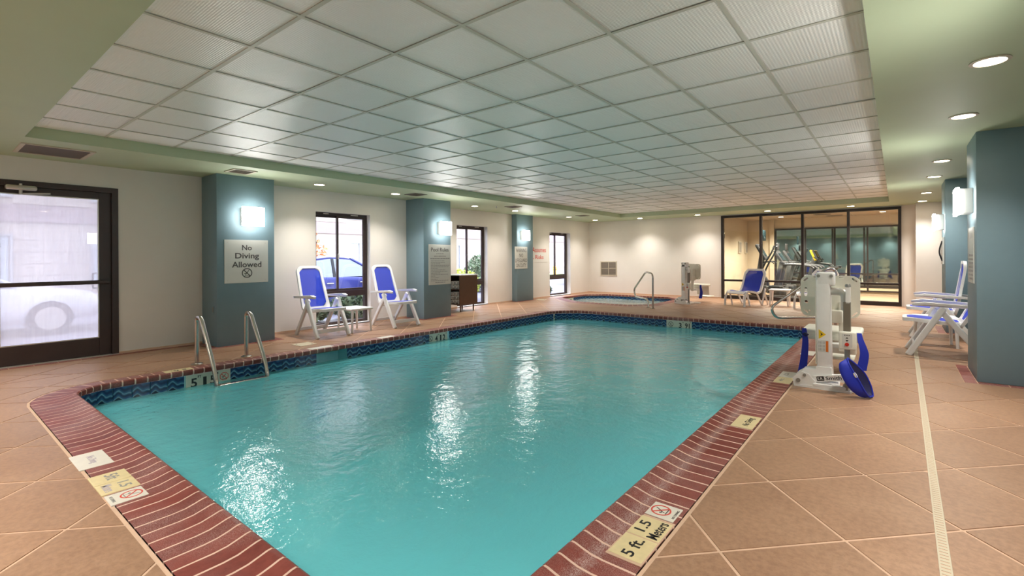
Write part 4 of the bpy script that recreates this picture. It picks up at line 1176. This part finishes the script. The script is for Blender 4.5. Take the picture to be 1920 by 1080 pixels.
    strap('strap', [(-.285, 5.60, .49), (-.275, 5.585, .43), (-.255, 5.575, .36), (-.245, 5.57, .28), (-.27, 5.56, .14)], (.036, .085))
    strap('strap', [(-.60, 5.46, .065), (-.52, 5.44, .055), (-.44, 5.43, .05)], (.05, .05), (0, 1, 0))
    return t
lift = pool_lift('white pool lift with blue straps standing at the right pool edge', (-.55, 5.40, 0), 0)
dup(lift, (-4.36, 12.55, 0), -.30, 'small white pool lift far off beside the hot tub')
# blue leg sling lying against the lift
t = thing('leg_sling', 'blue fabric sling lying open on the deck against the pool lift', 'sling', (-.27, 5.06, 0))
PN = Vector((.05, -1, .0))*.65+Vector((.79, .61, 0))*.70+Vector((0, 0, .25)); PN.normalize()
PA = Vector((.355, .275, -.9)); PA = (PA-PN*PA.dot(PN)).normalized()
PB = PN.cross(PA)
def pouch(name, m, k, dz, parent):
    c = Vector((.03, .0, .178)); back = -PN*.03-Vector((.79, .61, 0))*.125+Vector((0, 0, -.01))
    vs = []; R, Q = 10, 28
    for i in range(R+1):
        u = i/R; s = math.sqrt(max(0, 1-(u*.985)**2.6))*k
        for q in range(Q):
            th = 2*PI*q/Q; wob = 1+(.035*math.sin(5*th+i*.6)+.02*math.sin(9*th))*(1-.5*u)
            ca, sb = math.cos(th), math.sin(th)
            p = c+PA*ca*.186*s*wob+PB*sb*(.074+.02*ca)*s*wob+back*(u*dz)+PN*(-.02*ca*ca*(1-u))
            vs.append((p.x, p.y, max(p.z, .004)))
    fs = [(i*Q+q, i*Q+(q+1) % Q, (i+1)*Q+(q+1) % Q, (i+1)*Q+q) for i in range(R) for q in range(Q)]+[tuple(R*Q+q for q in range(Q))]
    mb = MB().add(vs, fs)
    if name == 'rim': mb = MB().tube([vs[q] for q in range(Q)], .0075, 8, True)
    return mb.build(name, m, parent, True)
pouch('outer_shell', 'blue', 1.0, 1.0, t); pouch('lining', 'navy', .93, .86, t); pouch('rim', 'blue', 1.0, 1, t)
pc = Vector((.03, 0, .178))-PA*.06-PB*.062-PN*.008
if pc.x > .03: pc = Vector((.03, 0, .178))-PA*.06+PB*.062-PN*.008
Mq = Matrix((PB, -PA, PN)).transposed().to_4x4(); Mq.translation = pc
MB().prism([(.016*x, .028*y) for x, y in circ(0, 0, 1, 12)], 0, .01, Mq).build('hole_patch', 'cream', t, True)  # cream patch added in place of a hole where the deck shows through

# ------------------------------------------------------------------ towel cabinet
t = thing('towel_cabinet', 'brown towel cabinet with a white top under the second window', 'cabinet', (-8.03, 7.91, 0))
x0, x1, y0, y1 = -.23, .23, -.29, .29
mb = MB(); mb.bbox(x1-.02, x1, y0, y1, .16, .825, .003, 1); mb.build('side_panel', 'wood', t)
mb = MB(); mb.bbox(x0, x0+.02, y0, y1, .16, .825, .003, 1); mb.build('side_panel', 'wood', t)
MB().box(x0+.02, x1-.02, y1-.015, y1, .16, .825).build('back_panel', 'wood', t)
MB().box(x0+.02, x1-.02, y0+.005, y1-.015, .16, .18).build('shelf', 'wood', t); MB().box(x0+.02, x1-.02, y0+.005, y1-.015, .50, .515).build('shelf', 'wood', t)
MB().bbox(x0-.01, x1+.01, y0-.01, y1+.01, .825, .85, .004, 2).build('cabinet_top', 'white', t)
for sx in (x0+.05, x1-.04):
    for sy in (y0+.06, y1-.10): MB().tube([(sx, sy, 0), (sx, sy, .16)], [.014, .02], 8).build('leg', 'wood', t, True)
spir = MB(); tw = []
prof = [(.0001, -.135), (.03, -.138), (.043, -.13), (.046, -.1), (.046, .1), (.043, .13), (.03, .138), (.0001, .135)]
mb = MB().lathe(prof, 12)
tme = None
LVL = ['bottom', 'second', 'third', 'fourth', 'fifth']
k = 0
for sh, z0, nr in (('lower', .18, 3), ('upper', .515, 2)):
    for r in range(nr):
        for c, cn in enumerate(('front column', 'middle column', 'column nearest the wall')):
            tt = thing('rolled_towel', 'rolled white towel, %s cabinet shelf, %s row, %s' % (sh, LVL[r], cn), 'towel', (-8.03+.155-c*.105, 7.78, z0+.0465+r*.0925), 0, 'rolled towels in the cabinet')
            if tme is None:
                tme = mb.mesh('roll'); tme.materials.append(MT['towel']); tme.transform(Matrix.Rotation(PI/2, 4, 'X'))
                for p in tme.polygons: p.use_smooth = True
                sp = MB().tube([(.006+.0048*a, 0, 0) if False else ((.006+.0009*a)*math.cos(a*.6), -.139, (.006+.0009*a)*math.sin(a*.6)) for a in range(34)], .0022, 5).mesh('fold_line'); sp.materials.append(MT['paleink'])
            link('roll', tme, tt); link('fold_line', sp, tt)
# ------------------------------------------------------------------ glass wall to the gym
r = sempty('window_4')
mb = MB(); y0, y1 = YB-.03, YB+.10
vx = [GX0, -3.01-.03, -1.985-.03, -.963-.03, GX1-.06]
mb.box(GX0, GX1, y0, y1, 2.35, 2.415); mb.box(GX0, GX1, y0, y1, 0, .10)
for x in vx: mb.box(x, x+.06, y0, y1, .10, 2.35)
for a, b in zip(vx, vx[1:]): mb.box(a+.06, b, y0+.01, y1-.01, .505, .56)
mb.build('window_frame', 'black', r)
for a, b in zip(vx, vx[1:]):
    MB().box(a+.06, b, YB+.03, YB+.036, .56, 2.35).build('pane', 'gymglass', r); MB().box(a+.06, b, YB+.03, YB+.036, .10, .505).build('pane', 'gymglass', r)
# gym shell
GXL, GXR = -4.24, 1.6
struct('wall_gym_left', MB().box(GXL-.12, GXL, YB+.16, GY, -.1, 2.75), 'gymwall')
mb = MB(); mb.box(GXL-.12, GXR, GY+.03, GY+.15, -.1, 2.75); mb.box(GXL, -3.5, GY-.0, GY+.03, 0, 2.7); mb.box(-3.5, -3.36, GY-.10, GY+.03, 0, 2.7)
struct('wall_gym_far', mb, 'gymwall')
struct('wall_gym_right', MB().box(GXR, GXR+.12, YB+.16, GY+.15, -.1, 2.75), 'gymwall')
gf = struct('floor_gym', MB().box(GXL-.12, GXR, YB+.16, GY+.15, -.1, -.001), mat('gym_carpet', S(150, 124, 98), .8, var=.12, vscale=8))
gc = struct('ceiling_gym', MB().box(GXL-.12, GXR, YB+.16, GY+.15, 2.5, 2.74), mat('gym_ceiling_tile', S(190, 172, 150), .7, var=.03, vscale=2))
for x in (-3.5, -2.28, -1.06, .16): MB().box(x-.012, x+.012, YB+.16, GY+.03, 2.494, 2.5).build('ceiling_grid_bar', 'ventframe', gc)
for y in (15.4, 16.62, 17.84): MB().box(GXL, GXR, y-.012, y+.012, 2.4945, 2.5005).build('ceiling_grid_bar', 'ventframe', gc)
glamp = bpy.data.lights.new('gym_lamp', 'SPOT'); glamp.energy = GYM_W; glamp.color = (1, .92, .80); glamp.spot_size = math.radians(140); glamp.spot_blend = .6; glamp.shadow_soft_size = .08
for x, y, l in ((-2.95, 15.2, 'first over the treadmills'), (-2.95, 17.3, 'far left'), (-1.6, 16.0, 'centre'), (-.35, 15.5, 'near right'), (-.3, 17.2, 'far right'), (-.3, 16.3, 'middle right'), (-2.6, 16.3, 'over the nearer treadmill')):
    t = thing('downlight', 'recessed downlight in the gym ceiling, %s' % l, 'ceiling light', (x, y, 2.4995), 0, 'downlights in the gym')
    link('trim_ring', dme[0], t); link('lens', dme[1], t)
    o = bpy.data.objects.new('gym_lamp', glamp); COL.objects.link(o); o.parent = t; o.location = (0, 0, -.02)
vent('ceiling_vent', 'dark square register in the gym ceiling, nearer one', -2.0, -1.55, 16.9, 17.25, 2.4995, .04, 4, 'ventgrey')
vent('ceiling_vent', 'dark square register in the gym ceiling, farther one', -1.75, -1.3, 17.6, 18.0, 2.4995, .04, 4, 'ventgrey')
# mirror on the far wall
t = thing('wall_mirror', 'black framed mirror wall at the far side of the gym', 'mirror', (-1.2, GY, 0))
MX0, MX1 = -3.34, 1.45
MB().box(MX0+1.2, MX1+1.2, 0, .028, .12, 2.14).build('mirror_glass', 'mirror', t)
mb = MB(); mb.box(MX0+1.2, MX1+1.2, -.03, .0, 2.12, 2.17); mb.box(MX0+1.2, MX1+1.2, -.025, .0, .64, .675); mb.box(MX0+1.2, MX1+1.2, -.03, 0, .08, .13)
for x in (-3.32, -2.42, -1.585, -.715, .16, 1.03): mb.box(x+1.2-.025, x+1.2+.025, -.028, 0, .13, 2.12)
mb.build('mirror_frame', 'black', t)
# things on the gym's left wall
t = thing('wall_clock', 'round silver rimmed clock on the left gym wall', 'clock', (GXL, 15.35, 1.88), 0)
Mx = frame((0, 0, 0), (0, 1, 0), (0, 0, 1))
MB().prism(circ(0, 0, .14, 28), 0, .015, Mx).build('clock_face', 'board', t)
MB().tube([(Mx @ Vector((x, y, .02)))[:] for x, y in circ(0, 0, .145, 28)], .018, 8, True).build('clock_rim', 'chrome', t, True)
MB().prism(rect(-.006, .006, -.01, .09), .016, .02, Mx).prism(rect(-.01, .06, -.006, .006), .016, .02, Mx).build('clock_hand', 'ink', t)
for y, l in ((17.35, 'tall grey wall speaker on the left gym wall, nearer'), (18.2, 'tall grey wall panel on the left gym wall, by the far corner')):
    t = thing('wall_panel', l, 'panel', (GXL, y, 1.53))
    MB().bbox(0, .04, -.16, .16, -.2, .2, .008, 2).build('panel_frame', 'ventframe', t); MB().bbox(.04, .045, -.13, .13, -.17, .17, .002, 1).build('panel_face', 'ventgrey', t)

# ------------------------------------------------------------------ gym machines
def treadmill(label, loc, rz):
    t = thing('treadmill', label, 'treadmill', loc, rz, 'treadmills in the gym')      # console at +x
    MB().bbox(-.85, .75, -.34, .34, .05, .17, .02, 2).build('deck', 'dgrey', t, True)
    MB().bbox(-.82, .35, -.24, .24, .17, .178, .002, 1).build('running_belt', 'rubber', t)
    for s in (-1, 1): MB().bbox(-.83, .4, s*.29-.045, s*.29+.045, .17, .195, .006, 2).build('side_rail', 'mgrey', t)
    MB().bbox(.33, .86, -.33, .33, .10, .32, .06, 4).build('motor_hood', 'dgrey', t, True)
    for s in (-1, 1):
        MB().beam((.62, s*.33, .12), (.42, s*.33, 1.02), .05, .12, (1, 0, 0), .018).build('upright', 'mgrey', t, True)
        MB().tube(fillet([(.45, s*.33, .98), (.1, s*.34, .98), (-.35, s*.34, .93), (-.42, s*.34, .86)], .05, 4), .03, 10).build('handrail', 'dgrey', t, True)
    MB().beam((.40, -.36, 1.02), (.40, .36, 1.02), .10, .16, (1, 0, .4), .03).build('console_base', 'dgrey', t, True)
    c = MB().beam((.40, 0, 1.03), (.62, 0, 1.40), .70, .07, (1, 0, -.5), .03).build('console', 'dgrey', t, True)
    MB().beam((.395, 0, 1.10), (.52, 0, 1.32), .40, .02, (1, 0, -.5), .005).build('display', 'screen', c)
    MB().tube([(.30, -.2, 1.02), (.25, 0, 1.04), (.30, .2, 1.02)], .018, 8).build('grip_bar', 'rubber', t, True)
    MB().bbox(.55, .60, -.13, .13, 1.42, 1.62, .015, 2).build('screen_mount', 'dgrey', t, True)
    for s in (-1, 1): MB().cyl((-.78, s*.3, .03), (-.78, s*.36, .03), .03, 10).cyl((.7, s*.3, .03), (.7, s*.36, .03), .03, 10).build('foot_wheel', 'rubber', t)
    return t
treadmill('dark treadmill facing left behind the gym glass, nearer one', (-2.3, 16.3, 0), PI)
treadmill('dark treadmill facing left behind the gym glass, farther one', (-2.2, 17.15, 0), PI)
t = thing('elliptical_trainer', 'dark elliptical trainer behind the gym glass at the left, screen on top', 'elliptical', (-3.0, 15.42, 0), PI)
MB().bbox(-.75, .55, -.05, .05, .02, .09, .015, 2).bbox(-.75, -.68, -.3, .3, .0, .06, .015, 2).bbox(.48, .56, -.3, .3, .0, .06, .015, 2).build('base', 'dgrey', t, True)
MB().lathe([(.0001, -.11), (.26, -.11), (.33, -.07), (.33, .07), (.26, .11), (.0001, .11)], 26).build('drive_housing', 'dgrey', t, True)
hs = t.children[-1]; hs.rotation_euler = (PI/2, 0, 0); hs.location = (.28, 0, .40)
MB().beam((.25, 0, .45), (.12, 0, 1.30), .10, .16, (1, 0, 0), .03).build('upright', 'mgrey', t, True)
c = MB().beam((.02, 0, 1.12), (.26, 0, 1.58), .44, .09, (1, 0, -.5), .04).build('console', 'dgrey', t, True)
MB().beam((.04, 0, 1.22), (.18, 0, 1.48), .30, .05, (1, 0, -.5), .01).build('display', 'screen', c)
MB().bbox(.06, .11, -.17, .17, 1.68, 2.0, .015, 2).build('screen_mount', 'screen', t, True)
for s in (-1, 1):
    MB().tube(fillet([(.22, s*.26, .50), (.02, s*.27, 1.0), (-.18, s*.25, 1.36), (-.22, s*.18, 1.52)], .12, 5), .024, 10).build('arm_lever', 'rubber', t, True)
    MB().beam((.30, s*.2, .40), (-.62, s*.2, .22), .05, .07, (0, 0, 1), .015).build('pedal_bar', 'mgrey', t, True)
    MB().bbox(-.45, -.08, s*.2-.08, s*.2+.08, .33, .37, .015, 2).build('foot_pedal', 'rubber', t, True)
    MB().tube([(.1, s*.08, 1.05), (-.14, s*.2, 1.08), (-.22, s*.2, 1.02)], .018, 8).build('fixed_grip', 'rubber', t, True)
t = thing('exercise_bike', 'dark exercise bike with yellow trimmed console farthest back in the gym', 'exercise bike', (-2.0, 18.0, 0), PI)
MB().bbox(-.6, .5, -.06, .06, .03, .12, .02, 2).bbox(-.6, -.53, -.26, .26, 0, .06, .01, 2).bbox(.44, .52, -.26, .26, 0, .06, .01, 2).build('base', 'dgrey', t, True)
MB().bbox(.0, .45, -.09, .09, .12, .62, .08, 4).build('drive_housing', 'dgrey', t, True)
MB().beam((.25, 0, .55), (.12, 0, 1.15), .07, .10, (1, 0, 0), .02).build('upright', 'dgrey', t, True)
c = MB().beam((.06, 0, 1.08), (.20, 0, 1.42), .34, .06, (1, 0, -.4), .02).build('console', 'yellow', t, True); MB().beam((.035, 0, 1.11), (.165, 0, 1.40), .28, .06, (1, 0, -.4), .02).build('display', 'dgrey', c, True)
MB().tube(fillet([(.1, -.26, 1.2), (-.05, -.24, 1.06), (.1, 0, 1.0), (-.05, .24, 1.06), (.1, .26, 1.2)], .08, 4), .018, 8).build('handlebar', 'rubber', t, True)
MB().beam((-.36, 0, .12), (-.42, 0, .82), .05, .07, (1, 0, 0), .015).build('seat_post', 'mgrey', t); MB().bbox(-.56, -.28, -.13, .13, .82, .90, .035, 3).build('saddle', 'rubber', t, True)
for s in (-1, 1): MB().beam((.2, s*.1, .36), (.2+s*.12, s*.13, .28), .02, .03, (0, 0, 1), .005).bbox(.2+s*.12-.05, .2+s*.12+.05, s*.14-.04+s*.03, s*.14+.04+s*.03, .265, .29, .006, 1).build('pedal', 'rubber', t)

# ------------------------------------------------------------------ outdoors
pl = struct('floor_parking', MB().box(-40, X2-.3, -14, 50, -.4, -.15), 'asphalt')
struct('trim_1', MB().box(-9.6, X1-.24, -14, 50, -.2, -.06), 'kerb')
struct('trim_2', MB().box(-21.5, -19.4, -14, 50, -.2, -.03), 'kerb')
tag(MB().box(-19.4, -17.6, 9.5, 50, -.2, .02).build('lawn_strip', 'grass'), 'strip of green lawn beyond the parked cars', 'lawn')
b = thing('hotel_building', 'pale sided hotel wing across the parking lot seen through the windows', 'building', (-23, 12, -.15))
MB().box(-5, -.06, -26, 26, 0, 9.0).build('wall', 'siding', b)
rnd = random.Random(5)
WINS = [(-10.6+3.4*k) for k in range(9)]
levels = [(0.55, 2.25), (3.45, 5.15)]
for lev in range(0, 18):
    z = .05+lev*.40
    if z > 6.2: break
    spans = [(-26, 26)]
    for za, zb2 in levels:
        if z+.4 > za-.05 and z < zb2+.05:
            out = []; y = -26
            for c in WINS: out.append((y, c-.75)); y = c+.75
            out.append((y, 26)); spans = [s for s in out if s[1]-s[0] > .05]
    if 2.62 < z+.2 < 3.22: continue
    for a, c in spans: MB().box(-.06, -.012, a, c, z+.006, z+.394).build('siding_board', 'siding', b)
MB().box(-.06, .03, -26, 26, 2.66, 3.22).build('band_course', 'band', b)
for za, zb2 in levels:
    for c in WINS:
        f = MB(); f.box(-.06, .03, c-.75, c-.68, za, zb2); f.box(-.06, .03, c+.68, c+.75, za, zb2); f.box(-.06, .03, c-.68, c+.68, za, za+.07); f.box(-.06, .03, c-.68, c+.68, zb2-.07, zb2); f.box(-.05, .02, c-.03, c+.03, za+.07, zb2-.07)
        wf = f.build('window', 'kerb', b)
        MB().box(-.04, -.035, c-.68, c+.68, za+.07, zb2-.07).build('pane', 'glass', wf)
        cu = MB(); n = 20; vs = []
        for k in range(n+1):
            y = c-.66+1.32*k/n; vs += [(-.055+.008*math.sin(k*2.1), y, za+.07), (-.055+.008*math.sin(k*2.1), y, zb2-.07)]
        cu.add(vs, [(2*k, 2*k+2, 2*k+3, 2*k+1) for k in range(n)]).build('curtain', 'curtain', wf)

def car(label, loc, rz, paint):
    t = thing('car', label, 'car', loc, rz, None)      # nose towards +x
    W_ = .88
    # lower body lofted from side stations: x, half width, sill z, belt z
    st = [(-2.32, .62, .42, .70), (-2.22, .76, .30, .90), (-1.9, .85, .24, .95), (-1.2, W_, .22, .96), (0, .90, .20, .93), (.9, W_, .22, .90), (1.5, .85, .24, .84), (2.05, .78, .28, .74), (2.3, .62, .36, .60)]
    vs = []; fs = []; sec = 8
    for x, hw, a, z in st:
        prof = [(hw*.86, a), (hw*.97, a+.10), (hw, a+.28*(z-a)+.08), (hw*.99, z-.14), (hw*.93, z-.02), (hw*.6, z+.02), (-hw*.6, z+.02), (-hw*.93, z-.02), (-hw*.99, z-.14), (-hw, a+.28*(z-a)+.08), (-hw*.97, a+.10), (-hw*.86, a)]
        vs += [(x, y, zz_) for y, zz_ in prof]
    m = 12
    for i in range(len(st)-1):
        for k in range(m): fs.append((i*m+k, i*m+(k+1) % m, (i+1)*m+(k+1) % m, (i+1)*m+k))
    fs += [tuple(range(m))[::-1], tuple((len(st)-1)*m+k for k in range(m))]
    MB().add(vs, fs).build('body', paint, t, True)
    # greenhouse: roof skin and pillars
    gx = [(-1.75, .90), (-1.05, 1.36), (-.4, 1.44), (.15, 1.42), (1.05, .92)]
    def sidept(x, z): return .80-(z-.92)*.42
    roof = MB(); vs = []
    for x, z in [(-1.10, 1.345), (-.75, 1.41), (-.4, 1.44), (0, 1.43), (.2, 1.395)]:
        y = sidept(x, z); vs += [(x, -y, z-.03), (x, -y*.8, z), (x, y*.8, z), (x, y, z-.03), (x, y, z-.07), (x, -y, z-.07)]
    roof.add(vs, [(i*6+k, i*6+(k+1) % 6, i*6+6+(k+1) % 6, i*6+6+k) for i in range(4) for k in range(6)]+[tuple(range(6))[::-1], tuple(24+k for k in range(6))]).build('roof', paint, t, True)
    for s in (-1, 1):
        P = lambda x, z: (x, s*sidept(x, z), z)
        MB().tube([P(1.02, .90), P(.2, 1.36)], .035, 8).build('pillar', paint, t); MB().tube([P(-1.72, .90), P(-1.08, 1.32)], .05, 8).build('pillar', paint, t); MB().beam(P(-.38, .90), P(-.34, 1.38), .03, .07, (1, 0, 0), .006).build('pillar', 'rubber', t)
        MB().add([P(.92, .92), P(.16, 1.345), P(-.30, 1.375), P(-.34, .92)], [(0, 1, 2, 3)]).build('side_window', 'carglass', t)
        MB().add([P(-.42, .92), P(-.38, 1.375), P(-1.0, 1.31), P(-1.45, .92)], [(0, 1, 2, 3)]).build('side_window', 'carglass', t)
        MB().bbox(.55, .72, s*.93-.09, s*.93+.09, .92, 1.05, .03, 3).build('side_mirror', paint, t, True)
        for x in (-.55, .35): MB().bbox(x-.09, x+.09, s*.90-.015, s*.90+.015, .76, .785, .006, 1).build('door_handle', 'chrome', t)
        for x in (1.42, -1.42):
            MB().tube([(x, s*.66, .315), (x, s*.90, .315)], .315, 24).build('tire', 'rubber', t); MB().tube([(x, s*.89, .315), (x, s*.91, .315)], .21, 20).build('wheel_rim', 'alu', t)
        MB().bbox(2.12, 2.24, s*.56-.14, s*.56+.14, .58, .70, .03, 2).build('headlight', 'alu', t, True); MB().bbox(-2.29, -2.2, s*.56-.14, s*.56+.14, .70, .82, .03, 2).build('tail_light', 'red', t, True)
    a, b2 = sidept(1.0, .92)-.04, sidept(.2, 1.38)-.04
    MB().add([(1.0, -a, .93), (1.0, a, .93), (.2, b2, 1.39), (.2, -b2, 1.39)], [(0, 1, 2, 3)]).build('windshield', 'carglass', t)
    a, b2 = sidept(-1.7, .92)-.04, sidept(-1.08, 1.34)-.04
    MB().add([(-1.72, a, .92), (-1.72, -a, .92), (-1.08, -b2, 1.34), (-1.08, b2, 1.34)], [(0, 1, 2, 3)]).build('rear_window', 'carglass', t)
    return t
c1 = car('dark blue sedan parked outside the first window', (-11.8, 6.85, -.15), PI/2, 'carblue')
sw = {'blue_car_paint': 'carwhite'}
dup(c1, (-13.2, .2, -.15), PI/2, 'white car faintly seen through the fogged door', swap=sw)
dup(c1, (-12.6, 22.4, -.15), -PI/2, 'white car low behind the third window', swap=sw)

def leaves(name, m, parent, c, rad, n_, s0, rnd):
    mb = MB()
    for k in range(n_):
        while True:
            p = Vector((rnd.uniform(-1, 1), rnd.uniform(-1, 1), rnd.uniform(-1, 1)))
            if .25 < p.length < 1: break
        p = Vector((c[0]+p.x*rad[0], c[1]+p.y*rad[1], c[2]+p.z*rad[2]))
        q = Matrix.Rotation(rnd.uniform(0, 6.3), 3, Vector((rnd.uniform(-1, 1), rnd.uniform(-1, 1), rnd.uniform(.1, 1))).normalized()); s = s0*rnd.uniform(.6, 1.3)
        vs = [q @ Vector(v) for v in ((-s, 0, 0), (0, -s*.45, .1*s), (s, 0, 0), (0, s*.45, .1*s))]
        mb.add([tuple(p+v) for v in vs], [(0, 1, 2, 3)])
    return tag(mb.build(name, m, parent), kind='stuff')
rnd = random.Random(11)
def bush(label, loc, rad, n_, m='leaf', s0=.07):
    t = thing('shrub', label, 'shrub', loc)
    leaves('foliage', m, t, (0, 0, rad[2]*.95), rad, n_, s0, rnd)
    mb = MB()
    for k in range(5): mb.tube([(0, 0, 0), (rnd.uniform(-.5, .5)*rad[0], rnd.uniform(-.5, .5)*rad[1], rad[2])], [.02, .008], 6)
    mb.build('stem', 'bark', t)
bush('low clipped green shrub under the first window, nearer half', (-9.3, 4.85, -.06), (.42, .5, .30), 1500)
bush('low clipped green shrub under the first window, farther half', (-9.35, 6.0, -.06), (.42, .55, .31), 1500)
bush('tall green shrub outside the second window', (-13.2, 14.3, -.15), (.9, .8, .80), 3200, 'leaf', .07)
bush('yellow green shrub outside the second window, left', (-11.3, 11.05, -.15), (.7, .6, .52), 1500, 'leaf2', .08)
bush('small green shrub low outside the third window', (-9.25, 12.95, -.06), (.25, .2, .2), 500)
t = thing('autumn_tree', 'small tree with orange autumn leaves outside the first window', 'tree', (-15.5, 8.05, -.15))
MB().tube([(0, 0, 0), (.03, .02, 1.0), (0, -.02, 2.2)], [.06, .045, .02], 8).tube([(.02, 0, 1.2), (.3, .3, 2.0)], [.03, .012], 6).tube([(.02, 0, 1.1), (-.2, -.35, 1.9)], [.03, .012], 6).build('trunk', 'bark', t, True)
leaves('foliage', 'leaf3', t, (0, 0, 1.55), (.6, .75, .85), 900, .07, rnd)
t = thing('fire_hydrant', 'yellow fire hydrant on the lawn outside the third window', 'hydrant', (-17.9, 26.2, .02))
MB().lathe([(.14, 0), (.14, .05), (.10, .06), (.10, .5), (.13, .51), (.13, .55), (.10, .58), (.05, .68), (.0001, .70)], 16).build('barrel', 'yfoam', t, True)
MB().cyl((0, -.17, .4), (0, .17, .4), .045, 10).cyl((0, 0, .4), (.16, 0, .4), .06, 10).build('nozzle', 'yfoam', t, True)
